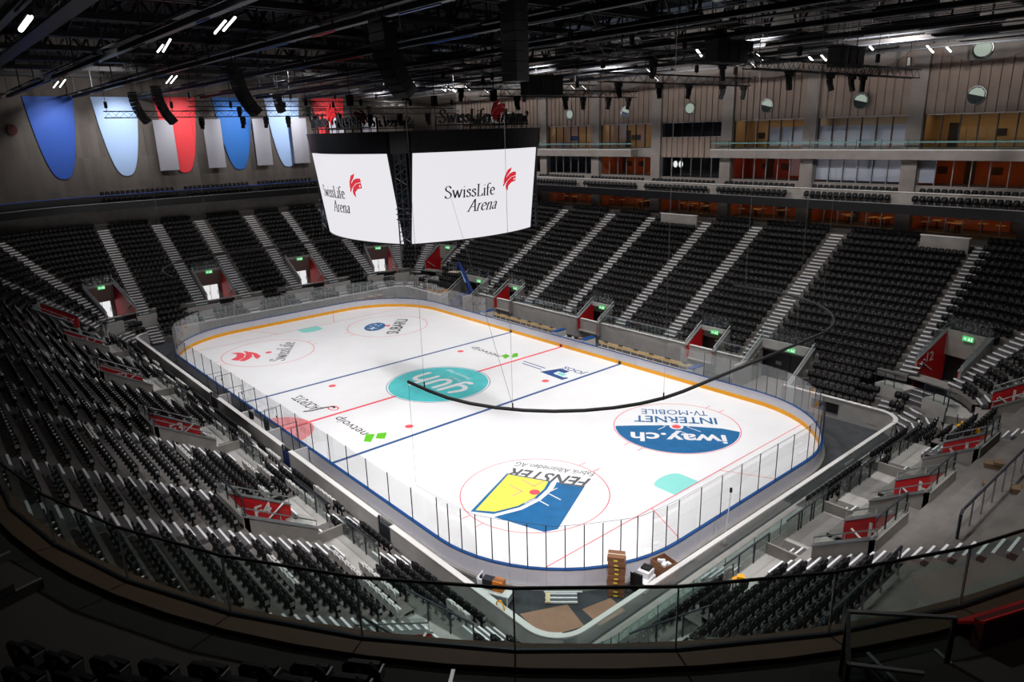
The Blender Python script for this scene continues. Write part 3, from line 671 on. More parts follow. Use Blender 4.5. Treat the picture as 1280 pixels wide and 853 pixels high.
    f.bx('rail_top',-w2-.12,w2+.12,d1-.12,d1-.06,ht+.85,ht+.89,M_STEELD,t)
    for s in (-1,1):
        b=MB(); f.hexa(b,s*(w2+.08)-.01,s*(w2+.08)+.01,d0+.2,d1,hz(d0)+up+.1,hz(d0)+up+.75,hz(d1)+up+.1,hz(d1)+up+.85); b.build('side_glass',M_GLASSG,t)
    # lettering on the red lining that faces the near end
    if v['name']:
        s = -1 if (f.t.x*1+f.t.y*-.7)>0 else 1
        o=f.P(s*(w2-.075),d0+1.35,zf+(.62 if k=='S' else .85)); m=f.t*(-s); ex=Vector((0,0,1)).cross(m)
        sub(text('wall_lettering',v['name'],M_CONCW,o,ex,(0,0,1),.62 if k=='S' else .68,None,t,bold=.03),linings[s])
    if v['plat']:
        zp=zrow(3)+.22; pd0,pd1=drow(3)+.02,drow(5); wp=4.4 if v['sec'] in 'SEW' else 3.0
        for s in (-1,1):
            a0,a1=sorted((s*.75,s*wp)); f.bx('platform',a0,a1,pd0,pd1,zrow(2)-.5,zp,M_CONCL if k!='W' else M_CONC,t)
            for q in range(3):
                g0=a0+(a1-a0)*q/3; f.bx('glass_pane',g0+.02,g0+(a1-a0)/3-.02,pd0+.04,pd0+.06,zp+(.02 if k!='W' else .5),zp+1.0,M_GLASSG,t)
                f.bx('glass_post',g0-.02,g0+.02,pd0+.03,pd0+.08,zp,zp+1.02,M_STEELD,t)
            f.bx('rail_top',a0,a1,pd0+.02,pd0+.09,zp+1.0,zp+1.04,M_STEELD if k!='W' else M_CONCW,t)
            if k=='W': f.bx('low_wall',a0,a1,pd0-.1,pd0+.14,zrow(2)-.3,zp+.5,M_CONCL,t)
            if k in 'SE' and s==(1 if f.t.x+f.t.y*-.7<0 else -1)*-1 and v['name']:
                m=f.t*(-s); ex=Vector((0,0,1)).cross(m)
                f.bx('number_wall',*sorted((s*.75,s*.87)),pd0,pd1,zp-.4,zp+.55,M_CONC,t)
                text('number_lettering',v['name'],M_INK,f.P(s*.74,(pd0+pd1)/2,zp),ex,(0,0,1),.36,None,t,bold=.02)
        for q in range(3):
            ls=f.bx('landing_step',-.72,.72,pd0+.1+.42*q,pd0+.1+.42*q+.42,zrow(2)-.4,zrow(2)+.25*(q+1),M_STEP,t)
            sub(f.bx('step_nosing',-.72,.72,pd0+.08+.42*q,pd0+.16+.42*q,zrow(2)+.25*(q+1),zrow(2)+.25*(q+1)+.012,M_NOSE,t),ls)

# ---------------------------------------------------------------- aisle stairs
AIS={'S':[-24.5,-19.3,-10.9,-5.7,2.9,8.1,16.5,21.5,28.8],'N':[-29.9,-18,-10,-3.8,3.7,9.7,18,30.0],'W':[14.4,8.6,3.5,-3.0,-8.2,-14.3],'E':[-7.25,9.2],
     'SW':[212,233],'SE':[303,326],'NE':[59,31],'NW':[121,149]}
b=MB(); b.box(-.6,.6,-.4,0,0,DZ/2,0); b.box(-.6,.6,.05,.4,DZ-.002,DZ+.006,0); b.box(-.6,.6,-.42,-.335,DZ/2-.08,DZ/2+.014,1); b.box(-.6,.6,-.02,.07,DZ-.08,DZ+.016,1)
_s=b.build('aisle_step',[M_STEP,M_NOSE]); STEPM=_s.data; bpy.data.objects.remove(_s)
ORD=['first','second','third','fourth','fifth','sixth','seventh','eighth','ninth']
WHERE={'S':'left stand, %s from the far end','N':'bench side stand, %s from the left','W':'far end stand, %s from the right','E':'right terrace, %s from the near end','SW':'far left corner, %s from the end stand','SE':'near corner, %s from the left','NE':'right corner, %s from the bench side','NW':'corner behind the scoreboard, %s one'}
for sec,us in AIS.items():
    for k,u in enumerate(us):
        f=frame(sec,u); st=thing('aisle_stairs','grey aisle steps with white edges in the '+WHERE[sec]%ORD[k],'stairs',tuple(f.P(0,D0,Z0)),'aisle stairs in the stands')
        for i in range(3 if sec=='N' and abs(u)<23 else 0, NR):
            p=f.P(0,drow(i),0)
            if blocked(p.x,p.y,drow(i)+.1,i): continue
            o=bpy.data.objects.new('step',STEPM); o.location=(p.x,p.y,zrow(i-1) if i else Z0-DZ); o.rotation_euler=(0,0,math.atan2(f.t.y,f.t.x)); link(o,st)
# thin handrails that divide the long blocks
for x,l in ((24.6,'right'),(-24.6,'left')):
    st=thing('stand_handrail','thin looped steel handrail running up the bench side stand, %s one'%l,'handrail',(x,WY+3,2))
    f=frame('N',x)
    for i in range(4,20,2):
        a,c=f.P(0,drow(i),zrow(i)),f.P(0,drow(i+2)-.3,zrow(i+2)-.15)
        MB().tube([a,a+Vector((0,0,.85)),c+Vector((0,0,.85)),c],.022,5).build('rail_loop',M_STEELD,st)
# pale parapet boxes at the top of the bench side stand
for x0,x1,l in ((-1.9,2.9,'left'),(25.5,29.2,'right')):
    t=thing('top_parapet','pale concrete parapet box at the top of the bench side stand, %s one'%l,'parapet',((x0+x1)/2,WY+17,zrow(20)))
    f=frame('N',(x0+x1)/2); h=(x1-x0)/2
    f.bx('front_panel',-h,h,drow(20),drow(20)+.15,zrow(20),zrow(21)+.75,M_CONC,t); f.bx('cap',-h-.05,h+.05,drow(20)-.05,drow(20)+.25,zrow(21)+.75,zrow(21)+.82,M_CONCW,t); f.bx('deck',-h,h,drow(20)+.15,drow(22),zrow(20),zrow(21)-.1,M_CONC,t)

# ---------------------------------------------------------------- seats
def seat_parts(detail):
    back=MB(); pts=[(-.22,.34),(.22,.34),(.24,.58),(.222,.73),(.14,.81),(-.14,.81),(-.222,.73),(-.24,.58)]
    y=lambda z:-.02-.1*(z-.36)
    P=[(x,y(z),z) for x,z in pts]; Q=[(x,y(z)-.05,z) for x,z in pts]; n=len(P)
    back.add(P+Q,[tuple(range(n-1,-1,-1)),tuple(range(n,2*n))]+[(i,(i+1)%n,n+(i+1)%n,n+i) for i in range(n)])
    pan=MB(); pan.hexa([(-.2,.02,.34),(.2,.02,.34),(.2,.1,.32),(-.2,.1,.32),(-.19,.05,.66),(.19,.05,.66),(.19,.13,.65),(-.19,.13,.65)])
    foot=MB(); foot.box(-.03,.03,-.02,.06,0,.36); foot.box(-.12,.12,-.05,.1,0,.02)
    clip=MB(); clip.box(.238,.262,-.07,.08,.5,.66)
    plate=MB(); plate.box(-.03,.03,-.118,-.1,.64,.71)
    return back,pan,foot,clip,plate
SEATS=[]   # x,y,z,rot,pale,label
def pale(sec,i,u):
    if sec=='S':
        if i in (4,5) and 22.3<u<28: return True
        h=math.sin(i*12.9898+math.floor(u/2.4)*78.233)*43758.5453; return (h-math.floor(h))<(.13 if u<16 else .07)
    return False
SNAME=['left of F1','at F1','between F1 and F2','at F2','between F2 and F3','at F3','between F3 and F4','at F4','right of F4','beside the last aisle']
for sec,a,b in SECS:
    for i in range(NR):
        if sec in ('S','SE','E') and i>19: continue
        d=drow(i)+.42; L=abs(b-a)*(1 if sec not in ARC else math.radians(1)*(WR+d)); n=int(L/.5)
        if n<2: continue
        al=sorted(AIS[sec]) ; cnt={}
        for k in range(n):
            u=min(a,b)+abs(b-a)*(k+.5)/n; s=1 if sec not in ARC else math.radians(1)*(WR+d)
            if any(abs(u-q)*s<.84 for q in al): continue
            f=frame(sec,u); p=f.P(0,d,0)
            if sec=='N':
                if i<3 and abs(p.x)<23.3: continue
                if any(x0-.3<p.x<x1+.3 for x0,x1 in ((-1.9,2.9),(25.5,29.2))) and i>=20: continue
                if abs(abs(p.x)-24.6)<.18: continue
            if sec in ('SE','E') and i<2 and (sec=='E' or u>316) and p.y<2: continue
            if sec=='E':
                y=p.y
                if not ((y<-8.0 and i<=10) or (y>2.2 and i<=2) or (y>9.9 and i<=6)): continue
            if sec=='NE' and i>6 and u<25: continue
            if blocked(p.x,p.y,d,i,.32): continue
            blk=sum(q<u for q in al); cnt[blk]=cnt.get(blk,0)+1
            SEATS.append((p.x,p.y,zrow(i),math.atan2(-f.n.y,-f.n.x)-math.pi/2,pale(sec,i,u),sec,i,blk,cnt[blk]))
def inview(x,y,z):
    v=Vector((x,y,z+.6))-CAM; c=v.dot(_f)
    if c<.3: return None
    px=640+881.92*v.dot(_r)/c; py=426.5-881.92*v.dot(_u)/c
    if not(0<px<1280 and 0<py<853): return None
    t=(14.1-CAM.z)/(z+.6-CAM.z) if z+.6<14.1 else 2
    if t<1:
        q=CAM+(Vector((x,y,z+.6))-CAM)*t
        if sdist(q.x,q.y)>15.2: return None
    return v.length
vis=sorted((r,k) for k,r in ((k,inview(*s[:3])) for k,s in enumerate(SEATS)) if r)
near=[k for r,k in vis if not SEATS[k][4]][:290]+[k for r,k in vis if SEATS[k][4]][:60]
nearset=set(near)
back,pan,foot,clip,plate=seat_parts(1)
def pmesh(b,n,m,sm=False):
    o=b.build(n,m); me=o.data; bpy.data.objects.remove(o); return me
PB={m:(pmesh(back,'seat_back',m),pmesh(pan,'seat_pan',m)) for m in (M_SEAT,M_SEATW)}
PF=pmesh(foot,'seat_foot',M_BLACK); PC=pmesh(clip,'seat_clip',M_STEEL); PN=pmesh(plate,'number_plate',M_STEEL)
def ordn(n): return '%d%s'%(n,'th' if 10<=n%100<=20 else {1:'st',2:'nd',3:'rd'}.get(n%10,'th'))
def place_seat(x,y,z,rot,m,label,group):
    r=bpy.data.objects.new('stadium_seat',None); COL.objects.link(r); r.location=(x,y,z); r.rotation_euler=(0,0,rot); r.empty_display_size=.1
    tag(r,label,'seat',group)
    for n,me in (('backrest',PB[m][0]),('seat_pan',PB[m][1]),('foot',PF),('clip',PC),('number_plate',PN)):
        o=bpy.data.objects.new(n,me); COL.objects.link(o); o.parent=r
    return r
for k in near:
    x,y,z,rot,pl,sec,i,blk,c=SEATS[k]
    where={'S':'block '+SNAME[min(blk,9)],'SE':'%s near corner block'%ORD[blk],'E':'%s right hand block'%ORD[blk]}.get(sec,'corner block')
    place_seat(x,y,z,rot,M_SEATW if pl else M_SEAT,'%s tip-up seat, %s row up, %s from left aisle, %s'%('pale' if pl else 'black',ordn(i+1),ordn(c),where),('pale' if pl else 'black')+' seats of the lower stands')
def instance_stuff(name, items, parts, label, cat):
    V=np.concatenate([np.array(p.v) for p,_ in parts]); faces=[]; mi=[]; b0=0
    for p,m in parts:
        faces+=[[j+b0 for j in f] for f in p.f]; mi+=[m]*len(p.f); b0+=len(p.v)
    n=len(items); nv=len(V); A=np.array([[s[0],s[1],s[2],s[3]] for s in items])
    c,s=np.cos(A[:,3]),np.sin(A[:,3])
    X=V[None,:,0]*c[:,None]-V[None,:,1]*s[:,None]+A[:,0:1]; Y=V[None,:,0]*s[:,None]+V[None,:,1]*c[:,None]+A[:,1:2]; Z=V[None,:,2]+A[:,2:3]
    co=np.stack([X,Y,Z],2).reshape(-1)
    sizes=np.array([len(f) for f in faces]); flat_=np.concatenate([np.array(f) for f in faces])
    loops=(flat_[None,:]+(np.arange(n)*nv)[:,None]).reshape(-1); tot=np.tile(sizes,n); start=np.concatenate([[0],np.cumsum(tot)[:-1]])
    me=bpy.data.meshes.new(name); me.vertices.add(n*nv); me.vertices.foreach_set('co',co.astype(np.float32))
    me.loops.add(len(loops)); me.loops.foreach_set('vertex_index',loops.astype(np.int32))
    me.polygons.add(len(tot)); me.polygons.foreach_set('loop_start',start.astype(np.int32)); me.polygons.foreach_set('loop_total',tot.astype(np.int32))
    me.polygons.foreach_set('material_index',np.tile(np.array(mi),n).astype(np.int32))
    return me
def stuff(name, items, parts, mats, label, cat):
    me=instance_stuff(name,items,parts,label,cat)
    for m in mats: me.materials.append(m)
    me.update(calc_edges=True); o=bpy.data.objects.new(name,me); COL.objects.link(o); return tag(o,label,cat,kind='stuff')
rest=[s for k,s in enumerate(SEATS) if k not in nearset]
stuff('stadium_seats',[s for s in rest if not s[4]],[(back,0),(pan,0),(foot,0),(clip,1),(plate,1)],[M_SEAT,M_STEEL],'thousands of black tip-up seats filling the far rows of the bowl','seats')
pl=[s for s in rest if s[4]]
if pl: stuff('pale_seats',pl,[(back,0),(pan,0),(foot,1),(clip,0)],[M_SEATW,M_BLACK],'pale seats scattered in short runs through the left stand','seats')
print('SEATS',len(SEATS),len(near))
# ================================================================ UPPER BALCONY
DB=15.35
bal=tag(bpy.data.objects.new('floor_balcony',None),'dark upper balcony ring with black edge','floor',kind='structure'); COL.objects.link(bal); bal['root']=[0,0,0]
def ringseg(name,secs,d0,d1,z0,z1,m,parent,arcn=24):
    b=MB()
    for sec,a,c in SECS:
        if sec not in secs: continue
        n=arcn if sec in ARC else 8
        for k in range(n):
            f0,f1=frame(sec,a+(c-a)*k/n),frame(sec,a+(c-a)*(k+1)/n)
            b.hexa([f0.P(0,d0,z0),f1.P(0,d0,z0),f1.P(0,d1,z0),f0.P(0,d1,z0),f0.P(0,d0,z1),f1.P(0,d0,z1),f1.P(0,d1,z1),f0.P(0,d1,z1)])
    return b.build(name,m,parent)
ALL=[s[0] for s in SECS]
FARS=['NE','N','NW','W','SW']; NEAR=['S','SE','E']
ringseg('edge_beam',ALL,DB,DB+.3,13.2,14.02,M_BLACKG,bal)
ringseg('edge_line',FARS,DB-.02,DB+.06,14.02,14.08,M_STEEL,bal)
ringseg('slab',FARS,DB+.3,20,13.2,13.95,M_CONC,bal)
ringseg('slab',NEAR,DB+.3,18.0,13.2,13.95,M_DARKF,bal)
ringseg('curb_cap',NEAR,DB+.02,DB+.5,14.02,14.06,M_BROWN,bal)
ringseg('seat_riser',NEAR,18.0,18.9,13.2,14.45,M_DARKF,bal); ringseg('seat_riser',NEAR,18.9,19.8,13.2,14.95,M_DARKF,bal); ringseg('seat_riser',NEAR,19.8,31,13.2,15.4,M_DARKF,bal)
ringseg('seat_riser',['N','NE'],DB+1.15,19.6,13.95,14.45,M_CONC,bal)
ringseg('ledge_wall',['N','NE'],DB+1.0,DB+1.15,13.95,14.95,M_CONC,bal); ringseg('ledge_cap',['N','NE'],DB+.9,DB+1.25,14.95,15.0,M_CONCW,bal)
ringseg('ledge_wall',['W','NW','SW'],DB+1.0,DB+1.15,13.95,14.9,M_BLACK,bal)
ringseg('edge_rail',['W','NW','SW'],DB+.02,DB+.08,14.9,14.96,M_BLUEL,bal)
# curved glass balustrade in front of the viewer
bg=thing('curved_balustrade','curved smoked glass balustrade of the near balcony with dark top rail','balustrade',(42,-27,14.06))
angs=[270+7.4-7.37*0+7.37*k for k in range(-1,12)]
def bpt(a,d): f=frame('SE',a) if a<=360 else None; return f.P(0,d,0)
G=[Vector((30.1-2.2*k,-WY-DB-.2,0)) for k in range(8,0,-1)]+[frame('SE',270+7.37*k).P(0,DB+.2,0) for k in range(1,13)]+[Vector((WX+DB+.2,-13.9+2.2*k,0)) for k in range(0,14)]
for p,q in zip(G[:-1],G[1:]):
    m=(p+q)/2; L=(q-p).length; rz=math.atan2(q.y-p.y,q.x-p.x)
    bx('glass_pane',(m.x,m.y,14.57),(L-.02,.02,1.02),M_GLASSB,bg,rz)
    bx('glass_joint',(q.x,q.y,14.57),(.022,.03,1.02),M_STEEL,bg,rz)
MB().tube([(p.x,p.y,15.09) for p in G],.025,6).build('top_rail',M_BLACK,bg); MB().tube([(p.x,p.y,14.07) for p in G],.04,6).build('base_channel',M_STEELD,bg)
# dark seats at the bottom left, right under the viewer
kseat=0
for row,(d,z,a0,a1) in enumerate(((17.6,13.97,290,309.5),(18.4,14.45,288,310))):
    n=int(math.radians(a1-a0)*(WR+17.5)/.6)
    for k in range(n):
        a=a0+(a1-a0)*(k+.5)/n; f=frame('SE',a); p=f.P(0,d-.075*(a-296) if a>296 else d,z)
        if not inview(p.x,p.y,z+.2) and not inview(p.x,p.y,z+.5): continue
        place_seat(p.x,p.y,z,math.atan2(-f.n.y,-f.n.x)-math.pi/2,M_SEAT,'dark seat in the shaded near balcony, %s row, %s from the left'%(('front','back')[row],ordn(k+1)),'near balcony seats')
for k,a in enumerate((341,344.5,348)):
    f=frame('SE',a); p=f.P(0,17.4,13.97); place_seat(p.x,p.y,13.97,math.atan2(-f.n.y,-f.n.x)-math.pi/2,M_SEAT,'dark seat in front of the dark red wall at lower right, %s'%ORD[k],'near balcony seats')
# steps with pale edges in the near balcony
for k,(a,l) in enumerate(((286.2,'left'),(313.5,'middle'),(331,'right'))):
    f=frame('SE',a); t=thing('balcony_steps','dark step block with pale edge strips on the near balcony floor, %s'%l,'steps',tuple(f.P(0,16.9,13.95)))
    f.bx('step',-.55,.55,16.2,17.0,13.95,14.12,M_DARKF,t); f.bx('step',-.55,.55,16.6,17.0,14.12,14.28,M_DARKF,t)
    for s in (-.55,.5): f.bx('edge_strip',s,s+.05,16.2,17.0,14.28 if s>0 else 14.13,14.3 if s>0 else 14.145,M_STEEL,t)
# red parapet and small glass stair screen at lower right
t=thing('red_parapet','dark red parapet wall inside the near balcony at lower right','parapet',(46.6,-18,14))
b=MB(); c=MB()
for k in range(6):
    f0,f1=frame('SE',335+5*k if k<5 else 360),frame('SE',min(360,335+5*(k+1)))
    if k==5: f0,f1=frame('E',-15),frame('E',0)
    b.hexa([f0.P(0,DB+.75,13.95),f1.P(0,DB+.75,13.95),f1.P(0,DB+.9,13.95),f0.P(0,DB+.9,13.95),f0.P(0,DB+.75,14.4),f1.P(0,DB+.75,14.4),f1.P(0,DB+.9,14.4),f0.P(0,DB+.9,14.4)])
    c.hexa([f0.P(0,DB+.45,14.07),f1.P(0,DB+.45,14.07),f1.P(0,DB+.9,14.4),f0.P(0,DB+.9,14.4),f0.P(0,DB+.45,14.12),f1.P(0,DB+.45,14.12),f1.P(0,DB+.9,14.45),f0.P(0,DB+.9,14.45)])
b.build('wall',M_DRED,t); c.build('sloped_cap',M_RED,t)
t=thing('stair_screen','small dark glass stair screen with pale top rails at bottom right','balustrade',(45.6,-24.4,13.97))
SS=[Vector((46.25,-23.55,0)),Vector((45.3,-24.4,0)),Vector((45.72,-25.32,0)),Vector((46.35,-24.85,0))]
for k,(p,q) in enumerate(zip(SS[:-1],SS[1:])):
    m=(p+q)/2; L=(q-p).length; rz=math.atan2(q.y-p.y,q.x-p.x)
    bx('glass_pane',(m.x,m.y,14.46),(L,.02,.95),M_GLASSB,t,rz); bx('top_rail',(m.x,m.y,14.955),(L+.03,.05,.035),M_STEEL if k!=1 else M_BLACK,t,rz); bx('post',(p.x,p.y,14.46),(.05,.05,1.0),M_BLACK,t,rz)
bx('red_ledge',(46.3,-25.3,14.05),(.9,.7,.16),M_DRED,t,.6); bx('ledge_edge',(46.1,-25.05,14.15),(.9,.04,.04),M_STEEL,t,.6)
# seats of the north and west balcony
items=[]
for sec,a,b_ in SECS:
    if sec not in ('N','W','NW','NE'): continue
    for d,z in ((15.9,13.95),(17.3,14.45)):
        s=1 if sec not in ARC else math.radians(1)*(WR+d); L=abs(b_-a)*s; n=int(L/.56)
        for k in range(n):
            u=min(a,b_)+abs(b_-a)*(k+.5)/n
            if (u*s+300)%9.5<1.2: continue
            f=frame(sec,u); p=f.P(0,d,0); items.append((p.x,p.y,z,math.atan2(-f.n.y,-f.n.x)-math.pi/2))
stuff('balcony_seats',items,[(back,0),(pan,0),(foot,0),(clip,1)],[M_SEAT,M_STEEL],'dark seats in two rows along the far balcony ledges','seats')

# ================================================================ NORTH WALL with windows
YW=36.5
nw=tag(bpy.data.objects.new('wall_north',None),'board marked concrete wall with glazed lounges','wall',kind='structure'); COL.objects.link(nw); nw['root']=[0,0,0]
COLX=[-43.5,-34.2,-24.7,-15.1,-5.5,3.9,13.1,22.6,32.2,41.8]
def nb(name,x0,x1,z0,z1,m,y0=YW,y1=YW+.4,parent=nw): return bx(name,((x0+x1)/2,(y0+y1)/2,(z0+z1)/2),(x1-x0,y1-y0,z1-z0),m,parent)
for x in COLX: nb('column',x-.65,x+.65,11.2,32.5,M_NCOL,YW-.35,YW+.45)
nb('lintel',COLX[0],COLX[-1],12.95,13.25,M_NCOL)
nb('spandrel',COLX[0],COLX[-1],13.9,15.25,M_NCOL)
# vertical ribs of the upper wall, each a narrow leaning board
rib=MB()
for a,c in zip(COLX[:-1],COLX[1:]):
    x=a+.65; n=11; wdt=(c-a-1.3)/n
    for k in range(n):
        x0=x+k*wdt
        rib=MB(); rib.hexa([(x0,YW-.02,21.35),(x0+wdt,YW-.14,21.35),(x0+wdt,YW+.4,21.35),(x0,YW+.4,21.35),(x0,YW-.02,32.5),(x0+wdt,YW-.14,32.5),(x0+wdt,YW+.4,32.5),(x0,YW+.4,32.5)]); rib.build('wall_rib',M_NBOARD,nw)
# smooth arched upper panels, proud of the ribs
for a,c in zip(COLX[:-1],COLX[1:]):
    xc=(a+c)/2; h=(c-a)/2-.66
    pts=[(xc-h,YW-.16,32.5)]+[(xc+h*math.cos(math.radians(180+t)),YW-.16,27.9-2.6*math.sin(math.radians(t))) for t in range(0,181,12)]+[(xc+h,YW-.16,32.5)]
    MB().prism(pts,(0,.1,0)).build('arch_panel',M_NCOL,nw)
wn=0
ROOMS={2:('o','d','c'),3:('o','o','c'),4:('o','d','d'),5:('o','r','b'),6:('o','w','w'),7:('o','o','c'),8:('o','o','c'),1:('o','o','c'),0:('d','d','c')}
for bi,(a,c) in enumerate(zip(COLX[:-1],COLX[1:])):
    x0,x1=a+.65,c-.65
    for lv,(z0,z1) in enumerate(((11.25,12.95),(15.25,17.5),(18.5,21.3))):
        nobal = bi==4
        if lv==2 and nobal: z0=19.7
        if lv==2: nb('spandrel',x0,x1,17.5,z0,M_NBOARD if nobal else M_NCOL)
        if lv==2 and nobal:
            n=11
            for k in range(n):
                q0=x0+(x1-x0)*k/n; q1=x0+(x1-x0)*(k+1)/n; b=MB(); b.hexa([(q0,YW-.02,17.5),(q1,YW-.14,17.5),(q1,YW+.1,17.5),(q0,YW+.1,17.5),(q0,YW-.02,19.7),(q1,YW-.14,19.7),(q1,YW+.1,19.7),(q0,YW+.1,19.7)]); b.build('wall_rib',M_NBOARD,nw)
        wn+=1; wdo=tag(bpy.data.objects.new('window_%d'%wn,None),kind='structure'); COL.objects.link(wdo); wdo['root']=[0,0,0]
        tag(wdo,'glazed lounge front of the bench side wall, bay %d, level %d'%(bi+1,lv+1),'window')
        n=6; 
        for k in range(n):
            q0=x0+(x1-x0)*k/n; q1=x0+(x1-x0)*(k+1)/n
            nb('window_pane',q0+.04,q1-.04,z0+.05,z1-.05,M_WGLASS,YW+.2,YW+.22,wdo)
            nb('mullion',q0-.04,q0+.04,z0,z1,M_STEELD if lv==2 else M_STEEL,YW+.12,YW+.28,wdo)
        nb('frame_top',x0,x1,z1-.05,z1+.03,M_STEEL,YW+.1,YW+.3,wdo); nb('frame_bottom',x0,x1,z0-.02,z0+.05,M_STEEL,YW+.1,YW+.3,wdo)
        code=ROOMS.get(bi,'ooc')[lv]
        rm={'o':M_ROOM,'r':M_ROOMR,'c':M_ROOMC,'d':M_ROOMD,'b':M_ROOMC,'w':M_ROOM}[code]
        if lv==2: rm={'d':M_ROOMD,'r':M_ROOMD}.get(code,M_ROOMC)
        yb=YW+4
        nb('room_back',x0-.6,x1+.6,z0-.1,z1+.3,rm,yb,yb+.1,wdo); nb('room_floor',x0-.6,x1+.6,z0-.12,z0-.02,M_ROOMD,YW+.3,yb,wdo); nb('room_ceiling',x0-.6,x1+.6,z1+.3,z1+.4,M_ROOMD,YW+.3,yb,wdo)
        nb('room_side',x0-.6,x0-.5,z0-.1,z1+.3,rm,YW+.4,yb,wdo); nb('room_side',x1+.5,x1+.6,z0-.1,z1+.3,rm,YW+.4,yb,wdo)
        # furniture seen through the panes: dark doors, screens, tables with lit pendants
        rr=random.Random(bi*10+lv)
        for k in range(3):
            xx=rr.uniform(x0+.6,x1-.6)
            nb('room_door' if k==0 else 'room_screen',xx-.4,xx+.4,z0 if k==0 else z0+.9,z0+(1.5 if lv==0 else 2.05) if k==0 else z0+1.5,M_ROOMD,yb-.08,yb,wdo)
        if lv==0:
            for k in range(9):
                xx=x0+(x1-x0)*rr.random(); yy=YW+1+rr.random()*2.2
                nb('table_top',xx-.35,xx+.35,z0+.72,z0+.78,M_ROOMC,yy-.3,yy+.3,wdo); nb('table_leg',xx-.04,xx+.04,z0,z0+.72,M_BLACK,yy-.04,yy+.04,wdo)
                if k%3==0: nb('pendant_lamp',xx-.18,xx+.18,z1-.15,z1-.08,mat('pendant_glow',(1,.55,.2),.5,emit=4),yy-.05,yy+.05,wdo)
        if code in 'wb' or (bi==7 and lv==1):
            ks=range(n) if code=='w' else (range(3,6) if lv==2 else range(3,5))
            if bi==7: ks=range(0,1)
            for k in ks:
                q0=x0+(x1-x0)*k/n; q1=x0+(x1-x0)*(k+1)/n; nb('blind',q0+.05,q1-.05,z0+.25,z1-(.75 if lv==2 else .08),M_BLIND,YW+.35,YW+.38,wdo)
        warm={'o':(1,.45,.16),'r':(1,.48,.3),'c':(1,.72,.42),'d':(.6,.7,1),'b':(1,.75,.5),'w':(.8,.85,1)}[code]
        if bi>=2:
            la=area('lounge_lamp',((x0+x1)/2,YW+2,z1+.2),x1-x0,{'d':8}.get(code,34 if lv else 26)*(1.3 if lv==2 else 1),warm,sizey=1.5)
        if lv==1 and bi==4: 
            for q,xx in enumerate((x0+1.75,x0+2.5)): MB().prism([(xx+.3*math.cos(t*.6283),YW+.36,16.7+.38*math.sin(t*.6283)) for t in range(10)],(0,.03,0)).build('wall_lamp',M_LED2,wdo)
# upper gallery slab with glass rail, two stretches
for x0,x1,l in ((-34,-8.4,'left'),(2.6,31.5,'right')):
    t=thing('gallery_balcony','concrete gallery balcony with glass rail on the bench side wall, %s one'%l,'balcony',((x0+x1)/2,YW-.7,17.6))
    nb('slab',x0,x1,17.55,18.35,M_NCOL,YW-1.3,YW-.02,t); nb('slab_cap',x0,x1,18.35,18.42,M_CONCW,YW-1.32,YW-.02,t)
    n=int((x1-x0)/2.2)
    for k in range(n):
        q0=x0+(x1-x0)*k/n; q1=x0+(x1-x0)*(k+1)/n
        nb('glass_pane',q0+.02,q1-.02,18.42,19.35,M_GLASSG,YW-1.25,YW-1.23,t); nb('rail_post',q0-.02,q0+.02,18.42,19.3,M_STEELD,YW-1.24,YW-1.2,t)
    nb('rail_top',x0,x1,18.98,19.12,mat('rail_teal','#7fa3a6',.4),YW-1.22,YW-1.18,t)
# round windows
for k,(x,z,r) in enumerate(((-19.7,22.7,.62),(-10.3,22.7,.62),(-1.0,22.73,.66),(8.3,22.65,.66),(17.7,22.67,.68),(27.05,22.7,.7),(27.0,26.2,.75))):
    t=thing('round_window','round porthole window high in the ribbed concrete wall, %s from the left'%ORD[k],'window',(x,YW-.2,z))
    rim=[(x+r*math.cos(2*math.pi*j/28),YW-.24,z+r*math.sin(2*math.pi*j/28)) for j in range(28)]
    MB().prism(rim,(0,.05,0)).build('pane',mat('porthole_glass','#39403f',.08,spec=.9),t); MB().tube(rim,.06,5,True).build('rim',M_STEEL,t)
    rr=random.Random(k); fr=(.9,.55,.95,.5,.75,.6,1)[k]
    MB().add([(x+.86*r*math.cos(math.radians(aa)),YW-.245,z+.05+.8*r*math.sin(math.radians(aa))) for aa in ([-20,20,60,100,140,170] if fr<.9 else range(0,360,24))],[tuple(range(6 if fr<.9 else 15))]).build('lit_glass',mat('porthole_lit','#c9dccb',.4,emit=.45),t)

# ================================================================ WEST WALL with banners
XW=-51.5
ww=tag(bpy.data.objects.new('wall_west',None),'dark board marked concrete wall behind the far end stand','wall',kind='structure'); COL.objects.link(ww); ww['root']=[0,0,0]
bx('concrete_wall',(XW-.25,0,22),(.5,73.4,22.5),M_WBOARD,ww)
bx('concrete_wall_low',(-50.2,0,12.2),(.3,66,2.2),M_CONC,ww)
bx('wall_south_west',(XW+1,-35.6,22),(4,.5,22.5),M_WBOARD,ww)
for k,(yc,m,cn) in enumerate(zip((-16.8,-9.95,-3.0,4.2,11.2,18.2),M_PROJ,('deep blue','icy pale blue','red','teal blue','pale blue white','red half hidden'))):
    pts=[]; n=14
    for j in range(n+1):
        q=(j/n)**1.6; pts.append((XW+.05,yc-2.53*q**.37,16.85+9.35*q))
    ptsL=[(XW+.05,2*yc-p[1],p[2]) for p in pts[::-1]]
    o=MB().prism(pts[1:]+ptsL[:-1]+[pts[0]],(.14,0,0)).build('projected_shield',m)  # coloured panels stand in for light shields projected on the wall
    tag(o,'%s shield shaped banner on the far concrete wall'%cn if k!=5 else 'red shield banner half hidden behind the scoreboard lettering','banner','shield banners')
    spot('shield_hot_spot',(XW+7,yc+.6,26.6),(XW,yc,22.0),(2600,3800,2600,3200,3800,2600)[k],62,1.0,(1,1,1),.2)  # added spot for the hot area of each shield
